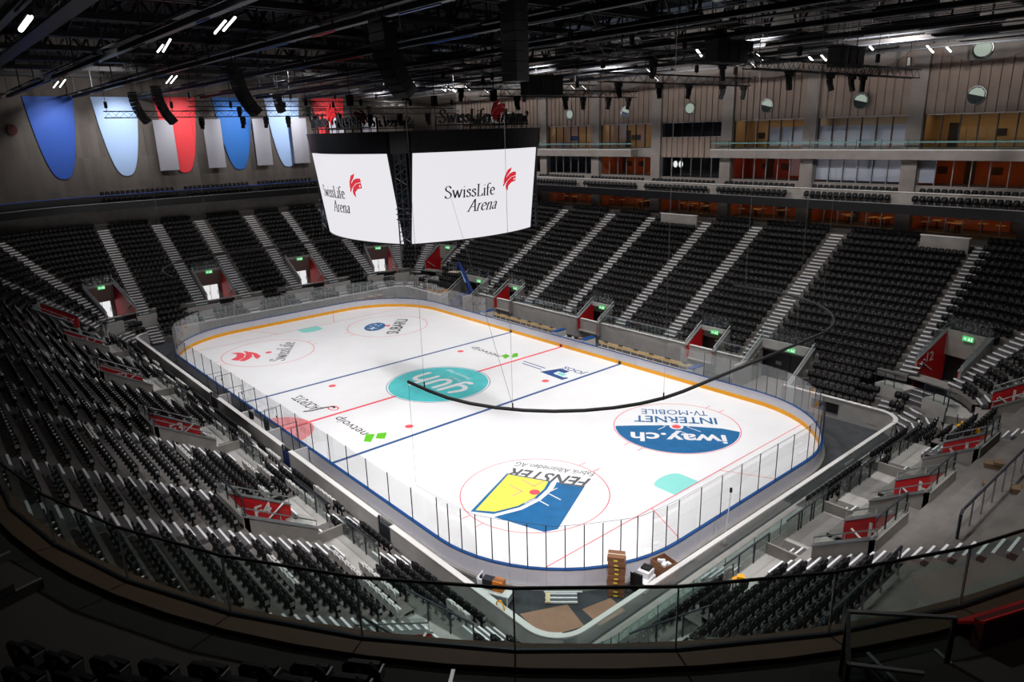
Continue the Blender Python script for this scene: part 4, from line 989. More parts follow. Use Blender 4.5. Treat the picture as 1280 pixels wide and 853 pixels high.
for k,(y0,y1) in enumerate(((-6.3,-4.0),(-.28,1.98),(6.25,8.47),(11.7,14.0),(17.5,19.8),(23,25.3))):
    t=thing('acoustic_panel','tall grey rectangular panel hung before the far wall, %s from the left'%ORD[k],'panel',(XW+1.2,(y0+y1)/2,17.3),'grey wall panels')
    bx('board',(XW+1.2,(y0+y1)/2,20.37),(.1,y1-y0,6.15),M_PANEL,t)
    for y in (y0+.3,y1-.3): strut('hanger',(XW+1.2,y,23.44),(XW+1.2,y,27.8),.015,M_BLACK,t,4)
t=thing('wall_speaker','small dark red horn on the far wall at the left picture edge','loudspeaker',(XW+.1,-20.7,22.6))
MB().prism([(XW+.1,-20.9+.5*math.cos(a*.628),22.6+.6*math.sin(a*.628)) for a in range(10)],(.3,0,0)).build('body',M_DRED,t); bx('bracket',(XW+.05,-20.9,22.6),(.2,.2,.2),M_BLACK,t)
# closing walls behind and beside the viewer (partly in view as dark masses at the picture edges)
for n_,c,sz in (('wall_south',(0,-49,16),(124,.4,34)),('wall_east',(62,-6,16),(.4,86,34)),('wall_north_east',(52,YW+.2,22),(20,.4,21.5)),('wall_north_west',(-48,YW+.2,22),(10,.4,21.5))):
    tag(bx(n_,c,sz,M_WBOARD),'dark concrete wall closing the hall (%s)'%n_.replace('_',' '),'wall',kind='structure')
# ================================================================ SCOREBOARD
sb=thing('scoreboard','four sided hanging video scoreboard with white curved screens and black crown','scoreboard',(0,0,13.4))
RS=13.6
def spt(phi,s,z,out=0):
    t=(z-13.53)/6.17; c=7.24+.84*t; th=s/RS; x=c-RS+(RS+out)*math.cos(th); y=(RS+out)*math.sin(th)
    a=math.radians(phi); return Vector((.16+x*math.cos(a)-y*math.sin(a), -.06+x*math.sin(a)+y*math.cos(a), z))
SM=5.81
def spanel(name,phi,s0,s1,z0,z1,o0,o1,m,n=16,parent=sb):
    b=MB()
    for k in range(n):
        a,c=s0+(s1-s0)*k/n,s0+(s1-s0)*(k+1)/n
        b.hexa([spt(phi,a,z0,o1),spt(phi,c,z0,o1),spt(phi,c,z0,o0),spt(phi,a,z0,o0),spt(phi,a,z1,o1),spt(phi,c,z1,o1),spt(phi,c,z1,o0),spt(phi,a,z1,o0)])
    return b.build(name,m,parent)
def extr(name,quads,m,fn,dep,parent):
    b=MB()
    for i,q in enumerate(quads):
        A=[fn(x,y,i*.00004) for x,y in q]; Bq=[fn(x,y,-dep) for x,y in q]; n=len(q)
        b.add(A+Bq,[tuple(range(n)),tuple(range(2*n-1,n-1,-1))]+[(k,(k+1)%n,n+(k+1)%n,n+k) for k in range(n)])
    return b.build(name,m,parent)
for phi in (0,90,180,270):
    sc=spanel('screen',phi,-SM,SM,13.53,19.7,-.3,0,M_SCREEN)
    spanel('screen_edge',phi,-SM-.06,SM+.06,13.43,13.53,-.4,.03,M_BLACK); spanel('screen_backing',phi,-SM-.05,SM+.05,13.45,19.75,-.5,-.31,M_BLACK)
    for s in (-1,1): spanel('screen_edge',phi,*sorted((s*SM,s*(SM+.06))),13.45,19.75,-.4,.03,M_BLACK,1)
    spanel('crown_band',phi,-SM-.12,SM+.12,19.75,21.15,-.5,.1,M_BLACKG)
    k,ky=.93,.84
    q,wd=serif('SwissLife'); z0=16.55
    extr('screen_lettering',q,M_SCRTXT,lambda x,y,e:spt(phi,-3.5+x*k,z0+y*ky,.012+e),.005,sb)
    q,_=serif('Arena',0,.28); extr('screen_lettering',q,M_SCRTXT,lambda x,y,e:spt(phi,-3.5+(2.0+x)*k,z0-1.05+y*ky*1.02,.012+e),.005,sb)
    extr('screen_swoosh',SWOOSH,M_SCRRED,lambda x,y,e:spt(phi,-3.5+x*k*1.02,z0+y*ky*.86,.014+e),.005,sb)
    extr('screen_cross',[CROSS],M_SCREEN,lambda x,y,e:spt(phi,-3.5+x*k*1.02,z0+y*ky*.86,.02+e),.004,sb)
    # standing letters on the crown
    k=.86; q,wd=serif('SwissLife',0,0,1.35); q2,w2_=serif('Arena',wd+1.45,.2,1.35); S0=-3.95
    extr('crown_lettering',q+q2,M_INK,lambda x,y,e:spt(phi,S0+x*k,21.6+y*k,-.2+e),.1,sb)
    extr('crown_swoosh',[[(x-5.1+wd+.05,y*.8-.2) for x,y in p] for p in SWOOSH],M_SIGNRED,lambda x,y,e:spt(phi,S0+x*k,21.7+y*k*.9,-.18+e),.12,sb)
    spanel('letter_rail',phi,-4.1,4.6,21.42,21.5,-.3,-.2,M_BLACK); spanel('letter_rail',phi,-4.1,4.6,21.95,22.0,-.42,-.36,M_BLACK)
    for j in range(11):
        s=-4.1+.87*j; strut('letter_post',spt(phi,s,21.1,-.33),spt(phi,s,22.1,-.38),.035,M_BLACK,sb,4)
# corner towers: black lattice columns with cables in the gaps between the screens
for sx in (-1,1):
    for sy in (-1,1):
        bx('corner_panel',(sx*5.75,sy*5.75,20.4),(1.2,1.4,1.4),M_BLACK,sb,math.radians(45))
        for dx,dy in ((0,.55),(.55,0),(-.1,-.1),(.35,.35)): strut('corner_post',(sx*(5.9+dx),sy*(5.9+dy),13.5),(sx*(5.9+dx),sy*(5.9+dy),19.6),.05,M_STEELD,sb,5)
        for k in range(9):
            z=13.7+.65*k; strut('corner_brace',(sx*5.9,sy*6.45,z),(sx*6.45,sy*5.9,z+.5),.03,M_STEELD,sb,4); strut('corner_brace',(sx*6.45,sy*5.9,z),(sx*5.9,sy*6.45,z+.5),.022,M_STEEL if k%3==0 else M_STEELD,sb,4)
        for k in range(3): bx('cable_tray',(sx*6.1,sy*6.1,15.3+.35*k),(1.0,.5,.06),M_STEELD,sb,math.radians(-45*sx*sy))
bx('core',(0,0,17.5),(9.5,9.5,7.0),M_BLACK,sb); bx('top_deck',(0,0,21.1),(11,11,.12),M_BLACK,sb)
for sx in (-4,4):
    for sy in (-4,4): strut('hoist_cable',(sx,sy,21.1),(sx,sy,34),.03,M_BLACK,sb,5); 
for sx in (-4,4): bx('hoist_motor',(sx,4,23.6),(.4,.4,.8),M_BLACK,sb); bx('hoist_motor',(sx,-4,23.6),(.4,.4,.8),M_BLACK,sb)

# ================================================================ ROOF
rf=tag(bx('ceiling',(2,-6,34.2),(128,92,.4),mat('roof_deck','#1c1c1f',.9)),'dark corrugated roof deck high above the trusses','ceiling',kind='structure')
for k,y in enumerate(range(-30,36,6)): 
    bx('deck_rib',(2,y,33.9),(108,.25,.3),M_TRUSS,None).parent=rf; 
for o in list(rf.children): o.matrix_parent_inverse=Matrix.Identity(4); o.location=((o.location.x-2)/128,(o.location.y+6)/92,(o.location.z-34.2)/.4); o.scale=(o.scale.x/128,o.scale.y/92,o.scale.z/.4)
# deep roof girders across the hall
for gi,x in enumerate((-49,-40,-31,-22,-13,-4,5,14,23,32)):
    t=thing('roof_girder','deep black lattice roof girder across the hall, %s from the far wall'%(ORD+['tenth'])[gi],'girder',(x,0,28.2),'roof girders')
    zt,zb=32.6,28.4
    for dx in (-.35,.35):
        bx('bottom_chord',(x+dx,2,zb),(.3,68,.4),M_TRUSS,t); bx('top_chord',(x+dx,2,zt),(.3,68,.4),M_TRUSS,t)
    y=-31.5
    while y<36:
        strut('diagonal',(x,y,zb),(x,y+2.6,zt),.13,M_TRUSS,t,5); strut('diagonal',(x,y+2.6,zt),(x,y+5.2,zb),.13,M_TRUSS,t,5)
        strut('vertical',(x,y+5.2,zb),(x,y+5.2,zt),.09,M_STEELD,t,5); y+=5.2
# long rigging rails along the hall with cable trays and hangers
for ri,y in enumerate((-27.5,-20.8,-14.4,-7.3,0,7.3,14.4,21,28)):
    t=thing('rigging_rail','long dark rigging rail running the length of the hall, %s from the left'%ORD[ri],'rail',(-7.5,y,26.1),'rigging rails')
    xe=40 if ri>3 else 36
    bx('beam',((xe-50.5)/2,y,26.15),(xe+50.5,.16,.26),M_TRUSS,t); bx('lower_flange',((xe-50.5)/2,y,26.0),(xe+50.5,.34,.05),M_RAIL,t)
    strut('conduit',(-50.5,y-.3,26.45),(xe,y-.3,26.45),.05,M_RAIL,t,6); strut('conduit',(-50.5,y+.35,26.55),(xe,y+.35,26.55),.04,M_STEELD,t,6)
    rr=random.Random(ri)
    for k in range(9):
        x=-48+10*k+rr.uniform(-2,2); L=rr.uniform(1.5,5)
        m=(M_REDL,M_BLUEL,M_RAIL,M_BLUEL)[(k+ri)%4] if ri<4 else M_RAIL  # red and blue segments imitate coloured stage light on the rails
        if x+L<xe: strut('sleeve_light_tint',(x,y-.02,25.95),(x+L,y-.02,25.95),.05,m,t,5)
        if x<xe: bx('cable_tray',(x,y-.45,26.3),(rr.uniform(3,7),.35,.12),M_RAIL if k%3==0 else M_TRUSS,t)
    for x in (-49,-40,-31,-22,-13,-4,5,14,23,32): strut('hanger',(x,y,26.2),(x,y,28.4),.06,M_STEELD,t,5)
# catwalks between the rails (dark walkways under the girders)
for ci,(y,x0,x1) in enumerate(((-24,-50,30),(-10.8,-50,34),(10.8,-50,38),(24.5,-50,40))):
    t=thing('roof_catwalk','dark catwalk with handrails hung under the roof girders, %s from the left'%ORD[ci],'catwalk',((x0+x1)/2,y,27.4),'roof catwalks')
    bx('deck',((x0+x1)/2,y,27.35),(x1-x0,1.0,.1),M_TRUSS,t)
    for s in (-.5,.5):
        for z in (27.9,28.4): strut('handrail',(x0,y+s,z),(x1,y+s,z),.03,M_TRUSS,t,4)
        for k in range(int((x1-x0)/4)): strut('rail_post',(x0+4*k,y+s,27.4),(x0+4*k,y+s,28.4),.025,M_TRUSS,t,4)
# silver air ducts
for k,(x,y,z,r,L) in enumerate(((20,-3,28.6,.55,4),(24,5.5,28.3,.6,3),(8,15,28.2,.6,3),(26,10,29.2,.6,6),(0,6,29,.5,5),(-8,-4,29.4,.5,6))):
    t=thing('air_duct','short silver spiral air duct between the roof girders, %s'%ORD[k],'duct',(x,y,z))
    strut('pipe',(x-L/2,y,z),(x+L/2,y,z),r,M_DUCT,t,14)
    for q in range(5): strut('collar',(x-L/2+L*q/4-.03,y,z),(x-L/2+L*q/4+.03,y,z),r+.03,M_STEELD,t,14)
    for s in (-.4,.4): strut('strap',(x+L*s,y,z+r),(x+L*s,y,z+r+3),.02,M_BLACK,t,4)
# box trusses for the show lights, with moving heads
def moving_head(x,y,z,k,lab):
    t=thing('moving_head','black moving head spotlight hanging from %s'%lab,'spotlight',(x,y,z),'moving head lights')
    bx('clamp',(x,y,z-.04),(.66,.14,.12),M_BLACK,t); bx('base',(x,y,z-.2),(.36,.4,.2),M_BLACK,t)
    for s in (-.2,.2): bx('yoke_arm',(x,y+s,z-.48),(.12,.06,.42),M_BLACK,t)
    a=.5+.3*(k%3); d=Vector((.35*math.sin(k),.2*math.cos(k),-1)).normalized(); c=Vector((x,y,z-.6))
    hd=strut('head',c-d*.3,c+d*.4,.17,M_BLACK,t,10); sub(strut('lens',c+d*.4,c+d*.42,.13,M_STEELD,t,10),hd)
MH=['right truss by the portholes','truss right of the scoreboard','middle truss before concrete ribs','left truss before the banners','far truss before pale banner','truss above the scoreboard crown','high truss behind the scoreboard','upper truss over near rink half']
def box_truss(idx,p,q,lab,sz=.5,heads=()):
    p,q=Vector(p),Vector(q); d=(q-p); L=d.length; d.normalize(); n=Vector((-d.y,d.x,0)); t=thing('lighting_truss',lab,'truss',tuple((p+q)/2),'lighting trusses')
    cs=[(n*sx*sz/2+Vector((0,0,sz*sz_/2))) for sx,sz_ in ((-1,-1),(1,-1),(1,1),(-1,1))]
    for c in cs: strut('chord',p+c,q+c,.035,M_TRUSS,t,5)
    b=MB(); m=max(2,int(L/.55))
    for k in range(m):
        a0=p+d*(L*k/m); a1=p+d*(L*(k+1)/m)
        for i in range(4):
            u,v=(cs[i],cs[(i+1)%4]) if k%2==0 else (cs[(i+1)%4],cs[i]); b.tube([a0+u,a1+v],.016,3)
    o=b.build('bracing',M_TRUSS,t); o['kind']='stuff'
    for k in range(int(L/5)+1):
        a=p+d*min(L-.2,.2+5*k); strut('chain',a+Vector((0,0,sz/2)),Vector((a.x,a.y,34)),.02,M_BLACK,t,4); bx('hoist',(a.x,a.y,a.z+sz/2+.5),(.2,.2,.5),M_BLACK,t)
    for k,s in enumerate(heads):
        a=p+d*(L*s); moving_head(a.x,a.y,a.z-sz/2,idx*7+k,'%s, %s along it'%(MH[idx],ORD[k]))
box_truss(0,(27,2,24.0),(27,23.6,24.0),'right hand lighting truss nearest the porthole wall, long and black',.55,(.2,.42,.55,.62))
box_truss(1,(5,2,23.75),(5,19.6,23.75),'lighting truss right of the scoreboard crown, low and short',.5,(.2,.5,.62,.8,.95))
box_truss(2,(16,3,24.1),(16,20,24.1),'middle lighting truss in front of the concrete ribs, second row',.55,(.1,.35,.55,.8,.97))
box_truss(3,(-18,-18.4,23.1),(-18,3,23.1),'left lighting truss in front of the red and teal banners',.5,(.35,.52,.62,.72,.85))
box_truss(4,(-24,-10,24.2),(-24,14,24.2),'far lighting truss crossing before the pale blue banner',.5,(.2,.5,.8))
box_truss(5,(-8,-6,22.9),(-8,9,22.9),'lighting truss just above the scoreboard crown, left part',.45,(.2,.4,.6,.8))
box_truss(6,(0,-3,24.6),(0,20,24.6),'lighting truss behind the scoreboard, high row',.5,(.3,.6))
box_truss(7,(20,-4,25.0),(20,14,25.0),'upper lighting truss over the near half of the rink',.5,(.4,.8))
# curved line array loudspeakers
def line_array(x,y,z,n,curve,lab,w=1.1,h=.33,yaw=0):
    t=thing('line_array',lab,'loudspeaker',(x,y,z)); ang=0; py,pz=y,z
    bx('rigging_frame',(x,y,z+.12),(w*.9,.6,.12),M_BLACK,t)
    for k in range(n):
        o=bx('speaker_box',(x,py,pz-h/2),(w,.55,h*.94),M_BLACK,t,rot=(ang,0,0))
        g_=bx('grille',(x,py-.28*math.cos(ang),pz-h/2-.28*math.sin(ang)),(w*.92,.03,h*.8),M_TRUSS,t,rot=(ang,0,0)); sub(g_,o)
        ang+=curve; pz-=h*math.cos(ang); py+=h*math.sin(ang)
    for s in (-.3,.3): strut('chain',(x+s,y,z+.18),(x+s,y,34),.025,M_BLACK,t,4)
line_array(-24,-14.6,25.0,8,.09,'curved black loudspeaker column before the pale second banner',1.0)
line_array(-17,-14.5,25.1,9,.08,'curved black loudspeaker column before the red banner',1.0)
line_array(1.2,-14.7,25.2,9,.085,'large curved black loudspeaker column in the upper left roof')
line_array(-24.5,-1.0,25.0,5,.09,'short curved loudspeaker column before the pale fourth banner',1.0)
line_array(21.5,-16.2,25.3,9,.08,'large curved black loudspeaker column above the scoreboard gap',1.15)
line_array(28.2,-14.9,25.3,8,0.0,'straight black loudspeaker column hanging top centre',.85)
for k,(x,y,z) in enumerate(((21.9,7.9,25.2),(25.4,16.2,24.9),(10,3.5,23.9))):
    t=thing('hanging_subwoofer','black hanging subwoofer cluster near the right roof trusses, %s'%ORD[k],'loudspeaker',(x,y,z))
    for j in range(3): bx('cabinet',(x,y-1.1+1.1*j,z),(.9,1.05,1.15),M_BLACK,t); bx('grille',(x+.46,y-1.1+1.1*j,z),(.03,.9,1.0),M_TRUSS,t); bx('grille',(x,y-1.1+1.1*j,z-.6),(.7,.8,.03),M_TRUSS,t)
    bx('frame',(x,y,z+.65),(1,3.3,.12),M_TRUSS,t)
    for s in (-1.4,1.4): strut('chain',(x,y+s,z+.7),(x,y+s,34),.03,M_BLACK,t,4)
# bright tube lamps and floodlights among the trusses
TUBES=[((12.25,-19.6,25.75),(13.8,-19.6,26.1)),((13.4,-19.6,25.74),(15,-19.6,26.1)),((2.94,-19.6,25.8),(4.16,-19.6,26.05)),((3.96,-19.6,25.72),(5.56,-19.6,26.19)),((-29.8,-19.6,25.84),(-27.1,-19.6,26.17)),((-26.9,-19.6,25.71),(-24,-19.6,26.12)),((-20.5,-12.6,25.75),(-18.6,-12.6,26.2)),((-19.25,-12.6,25.67),(-17.3,-12.6,26.12))]
for k,(a,c) in enumerate(TUBES):
    t=thing('tube_lamp','short slanting white tube lamp in the upper left roof, %s of eight'%ORD[k],'lamp',a)
    u=Vector((0,0,.09)); strut('tube',a,c,.055,M_LED,t,6); strut('housing',Vector(a)+u,Vector(c)+u,.06,M_BLACK,t,5)
    for q in (.15,.85): p_=Vector(a).lerp(Vector(c),q); strut('bracket',p_+u,(p_.x,p_.y,34),.02,M_BLACK,t,4)
t=thing('tube_lamp','wide white tube lamp at the upper left picture corner','lamp',(9.5,-26.7,26)); strut('tube',(8,-26.7,25.95),(11,-26.7,26.11),.11,M_LED,t,8); strut('housing',(8,-26.7,26.1),(11,-26.7,26.26),.11,M_BLACK,t,8)
for x in (8.4,10.6): strut('bracket',(x,-26.7,26.2),(x,-26.7,34),.025,M_BLACK,t,4)
RT=[((26,27.6,26.15),(26,28.9,25.75)),((26,30.8,26.42),(26,32.4,25.96)),((24,22,26.29),(24,23.2,25.87)),((18,25.5,26),(18,26.5,25.6)),((18,27.5,26.2),(18,28.4,25.84)),((20,7.47,25.53),(20,8,25.18))]
for k,(a,c) in enumerate(RT):
    t=thing('tube_lamp','slanting white tube lamp before the right concrete ribs, %s of six'%ORD[k],'lamp',a)
    u=Vector((0,0,.09)); strut('tube',a,c,.075,M_LED,t,6); strut('housing',Vector(a)+u,Vector(c)+u,.07,M_BLACK,t,5); p_=(Vector(a)+Vector(c))/2; strut('bracket',p_+u,(p_.x,p_.y,34),.025,M_BLACK,t,4)
FL=[(21.5,10.4),(22.6,10.5),(18.6,16.4),(-11.5,15.8),(-4.5,23),(-4.9,21.8),(11.6,13.4),(7,20),(-11.2,10.2),(-10.4,10.9),(-9.5,9.6),(-12.0,12.0),(-8.6,11.2)]
for k,(x,y) in enumerate(FL):
    t=thing('floodlight','small square floodlight glowing white among the right trusses, %s'%(ORD+['tenth','eleventh','twelfth','thirteenth'])[k],'lamp',(x,y,25),'roof floodlights')
    bx('housing',(x-.1,y+.1,25.05),(.55,.6,.12),M_BLACK,t,rot=(math.radians(-25),math.radians(35),0)); bx('face',(x,y,24.98),(.42,.46,.03),M_LED,t,rot=(math.radians(-25),math.radians(35),0)); strut('bracket',(x-.1,y+.1,25.1),(x-.1,y+.1,34),.025,M_BLACK,t,4)
# long thin stage cables hanging down to the rink
for k,(p,q) in enumerate((((-22.4,13.6,30),(26.1,-13.65,9.1)),)):
    tag(MB().tube([p,q],.008,4).build('stay_wire',M_RAIL),'thin grey stay wire from the roof to the near net tube','wire')

# ================================================================ RINK SIDE FURNITURE
def bench(x0,x1,y,lab):
    t=thing('team_bench',lab,'bench',((x0+x1)/2,y,0))
    for k in range(6):
        a=x0+(x1-x0)*k/6; c=x0+(x1-x0)*(k+1)/6
        bx('seat_plank',((a+c)/2,y,.55),(c-a-.03,.4,.05),M_WOOD,t); bx('back_plank',((a+c)/2,y+.3,.98),(c-a-.03,.06,.3),M_WOOD,t)
        for s in (.15,.6): bx('leg',(a+(c-a)*s,y,.27),(.08,.3,.52),M_WHITE,t); bx('back_post',(a+(c-a)*s,y+.36,.6),(.06,.05,1.0),M_WHITE,t)
        bx('bottle_tray',(a+(c-a)*.5,y+.3,1.16),(.5,.12,.05),M_BLACK,t)
    bx('bench_floor',((x0+x1)/2,y,.0),(x1-x0,1.9,.06),M_BLACK,t)
bench(-12.4,-2.1,16.25,'long wooden team bench behind the far boards, left one')
bench(3.7,14.7,16.25,'long wooden team bench behind the far boards, right one')
for k,x in enumerate((-12.9,-1.2,2.9,15.3)):
    t=thing('bench_partition','white partition panel with blue top at the end of a team bench, %s from the left'%ORD[k],'partition',(x,15.9,0))
    bx('panel',(x,15.9,.65),(.5,1.5,1.3),M_WHITE,t); bx('top_cap',(x,15.9,1.33),(.56,1.56,.08),M_CAP,t)
t=thing('timing_table','grey timekeeping table with small equipment between the team benches','table',(.8,16,0))
bx('top',(.8,16.0,.85),(2.6,.7,.06),M_CONCL,t); bx('front',(.8,15.7,.45),(2.6,.05,.8),M_STEELD,t)
for x in (-.4,2.0): bx('leg',(x,16.1,.42),(.06,.6,.84),M_BLACK,t)
for x,m in ((.2,M_BLACK),(1.2,M_STEELD),(1.7,M_PLY)): bx('equipment',(x,16.0,.98),(.4,.3,.22),m,t)
# penalty boxes on the left side
for k,(x0,x1) in enumerate(((-7.6,-2.6),(2.2,6.6))):
    t=thing('penalty_box','penalty box with black bench and white end panels behind the left boards, %s'%('far one','near one')[k],'penalty box',((x0+x1)/2,-15.8,0))
    bx('bench_seat',((x0+x1)/2,-15.95,.5),(x1-x0-.4,.4,.06),M_BLACK,t); bx('bench_back',((x0+x1)/2,-16.25,.85),(x1-x0-.4,.05,.4),M_BLACK,t)
    for x in (x0,x1): bx('end_panel',(x,-15.7,.6),(.08,1.0,1.2),M_WHITE,t); bx('glass_screen',(x,-15.7,2.0),(.02,1.0,1.6),M_GLASS,t); strut('screen_post',(x,-16.15,0),(x,-16.15,2.8),.03,M_STEELD,t,5); strut('screen_bar',(x,-16.15,2.8),(x,-15.0,2.8),.02,M_STEELD,t,4)
    for q in range(3): bx('bench_leg',(x0+.6+(x1-x0-1.2)*q/2,-15.95,.24),(.06,.3,.48),M_STEELD,t)
t=thing('scorer_table','scorers table with black monitors between the penalty boxes','table',(-.2,-15.9,0))
bx('top',(-.2,-15.8,.9),(4.2,.7,.06),M_CONCL,t); bx('front',(-.2,-15.5,.45),(4.2,.04,.9),M_WHITE,t)
for x in (-2,1.6): bx('leg',(x,-16,.45),(.06,.6,.9),M_STEELD,t)
for x,h in ((-1.6,.5),(1.3,.75)): bx('monitor',(x,-15.8,.96+h/2),(.7,.12,h),M_BLACK,t); bx('monitor_foot',(x,-15.8,.94),(.3,.25,.03),M_BLACK,t)
for k,(x,y0) in enumerate(((-9.3,-16.55),(-4.8,-16.55),(1.8,-16.55),(5.2,-16.55))):
    t=thing('glass_gate_frame','thin steel gate frame standing behind the left boards, %s from far end'%ORD[k],'gate',(x,-15.4,0))
    for q in (-15.15,-16.3): strut('post',(x,q,0),(x,q,2.6),.025,M_STEELD,t,5)
    strut('bar',(x,-15.15,2.55),(x,-16.3,2.55),.02,M_STEELD,t,5); bx('hinge',(x,-15.2,1.9),(.08,.06,.12),M_BLACK,t)
    bx('leaf',(x,-15.72,1.2),(.02,1.05,1.3),M_GLASS,t)
for k,(xa,xb) in enumerate(((-7.9,-6.2),(5.9,7.1),(18.2,19.5))):
    t=thing('wall_gate','dark steel gate in the left rink wall, %s from the far end'%ORD[k],'gate',((xa+xb)/2,-WY,0))
    for x in (xa+.05,xb-.05): strut('post',(x,-WY+.1,-.03),(x,-WY+.1,1.6),.05,M_STEELD,t,6)
    bx('leaf',((xa+xb)/2,-WY+.1,.65),(xb-xa-.2,.04,1.2),M_STEELD if k!=1 else M_LIFT,t)
# near corner clutter: cardboard boxes, cart, crate, plywood
for k in range(9):
    rz=math.radians(38+random.uniform(-3,3)); x,y=29.75+random.uniform(-.03,.03),-10.75+random.uniform(-.03,.03); z=.0+.235*k
    t=thing('cardboard_box','flat brown cardboard box in the tall stack by the rink corner, %s from the floor'%ORD[k],'box',(x,y,z),'stacked cardboard boxes')
    ct=bx('carton',(x,y,z+.115),(.78,.62,.228),M_CARD,t,rz); sub(bx('tape_strip',(x,y,z+.23),(.78,.07,.004),M_CARDL,t,rz),ct)
    ls=bx('label_sticker',(x+.37*math.sin(rz)*.85+.05,y-.32*math.cos(rz)-.06,z+.12),(.18,.02,.07),M_YPRINT,t,rz); sub(ls,ct)
t=thing('tool_cart','white wheeled cart loaded with tools beside the near boards','cart',(26.4,-15.25,0))
rz=math.radians(25)
def lc(dx,dy,z): return (26.4+dx*math.cos(rz)-dy*math.sin(rz),-15.25+dx*math.sin(rz)+dy*math.cos(rz),z)
bx('shelf',lc(0,0,.62),(1.5,.7,.05),M_WHITE,t,rz); bx('shelf',lc(0,0,.2),(1.4,.6,.05),M_STEEL,t,rz)
for dx in (-.65,.65):
    for dy in (-.28,.28): strut('leg',lc(dx,dy,.08),lc(dx,dy,.64),.035,M_WHITE,t,6); strut('wheel',lc(dx,dy-.03,.06),lc(dx,dy+.03,.06),.06,M_BLACK,t,10)
strut('handle',lc(-.75,-.3,.64),lc(-.85,-.3,1.25),.03,M_WHITE,t,6); strut('handle',lc(-.75,.3,.64),lc(-.85,.3,1.25),.03,M_WHITE,t,6); strut('handle_bar',lc(-.85,-.3,1.25),lc(-.85,.3,1.25),.035,M_WHITE,t,6)
bx('outrigger',lc(.6,-.6,.1),(.5,.12,.08),M_WHITE,t,rz+.5); bx('outrigger',lc(-.3,-.6,.1),(.5,.12,.08),M_WHITE,t,rz-.4)
t=thing('orange_box','small orange carton standing on the white tool cart','box',lc(.1,.05,.65)); bx('carton',lc(.1,.05,.9),(.5,.42,.5),M_ORANGE,t,rz); bx('flap',lc(.1,.05,1.16),(.5,.2,.02),M_CARD,t,rz)
t=thing('black_case','black tool case standing on the white tool cart','case',lc(-.42,.05,.65)); bx('case_body',lc(-.42,.05,.87),(.5,.36,.44),M_BLACK,t,rz); bx('case_lid',lc(-.42,.05,1.12),(.52,.38,.06),M_STEELD,t,rz)
t=thing('white_canister','white canister bag standing at the end of the tool cart','canister',lc(-.95,.3,0)); strut('body',lc(-.95,.3,.0),lc(-.95,.3,.85),.16,M_WHITE,t,12); strut('neck',lc(-.95,.3,.85),lc(-.95,.3,1.0),.08,M_INK,t,10)
rz=math.radians(47)
t=thing('metal_grating','bundle of white metal grating profiles lying on the dark floor','grating',(28.3,-12.95,0))
def gc(dx,dy,z): return (28.3+dx*math.cos(rz)-dy*math.sin(rz),-12.95+dx*math.sin(rz)+dy*math.cos(rz),z)
for k in range(5): bx('profile',gc(0,-.3+.15*k,.06+.02*(k%2)),(1.5,.09,.08),M_STEEL if k%2 else M_WHITE,t,rz)
bx('batten',gc(-.62,0,.1),(.2,.75,.05),M_WOOD,t,rz); bx('end_bar',gc(.1,.36,.14),(1.8,.06,.06),M_WHITE,t,rz)
for k,(pts,lab) in enumerate(((((27.75,-15.05),(28.75,-13.0),(30.3,-13.5),(29.65,-15.35)),'large plywood sheet lying on the dark floor in the rink corner'),(((29.45,-12.75),(29.8,-11.2),(30.85,-11.4),(30.75,-13.0)),'second plywood sheet on the floor, under the cardboard stack'))):
    o=MB().prism([(x,y,-.028+.004*k) for x,y in pts],(0,0,.02)).build('plywood_sheet',M_PLY); tag(o,lab,'plywood')
t=thing('parts_crate','open brown carton filled with white parts beside the near boards','box',(30.45,-8.1,0)); rz=math.radians(80)
for s in (-1,1): bx('side',(30.45+s*.42*math.cos(rz),-8.1+s*.42*math.sin(rz),.45),(.03,.9,.9),M_CARD,t,rz); bx('side',(30.45-s*.45*math.sin(rz),-8.1+s*.45*math.cos(rz),.45),(.84,.03,.9),M_CARD,t,rz)
bx('bottom',(30.45,-8.1,.03),(.84,.9,.05),M_CARD,t,rz)
for k in range(7): bx('part',(30.45+random.uniform(-.25,.25),-8.1+random.uniform(-.25,.25),.72+random.uniform(0,.12)),(.25,.16,.12),M_WHITE,t,random.random()*3)
t=thing('floor_machine','white and black floor cleaning machine beside the cardboard stack','machine',(30.35,-9.5,0))
bx('chassis',(30.35,-9.5,.35),(.75,1.0,.5),M_WHITE,t,.2); bx('hood',(30.3,-9.3,.75),(.6,.6,.3),M_WHITE,t,.2); bx('lid',(30.28,-9.2,.95),(.45,.4,.1),M_BLACK,t,.2); bx('panel',(30.4,-10.1,.62),(.6,.1,.95),M_BLACK,t,.2)
for dx,dy in ((-.3,-.35),(.3,-.35),(-.3,.35),(.3,.35)): strut('wheel',(30.32+dx,-9.5+dy,.08),(30.38+dx,-9.5+dy,.08),.09,M_BLACK,t,10)
strut('handle',(30.3,-9.95,.8),(30.2,-10.2,1.15),.03,M_WHITE,t,6)
t=thing('yellow_ring','yellow ring hung on the cap of the left rink wall','ring',(28.4,-16.6,1.55)); MB().tube([(28.4+.26*math.cos(a*.314),-16.66,1.56+.26*math.sin(a*.314)) for a in range(20)],.035,6,True).build('hoop',M_YEL,t); bx('tie',(28.4,-16.66,1.84),(.1,.08,.06),M_YEL,t)
t=thing('corner_flag_pole','thin white pole with black tip behind the near boards','pole',(30.9,-3.6,0)); strut('pole',(30.9,-3.6,0),(30.9,-3.3,2.9),.03,M_WHITE,t,6); bx('tip',(30.9,-3.3,3.05),(.1,.1,.25),M_BLACK,t); bx('foot',(30.9,-3.6,.03),(.3,.3,.06),M_BLACK,t)
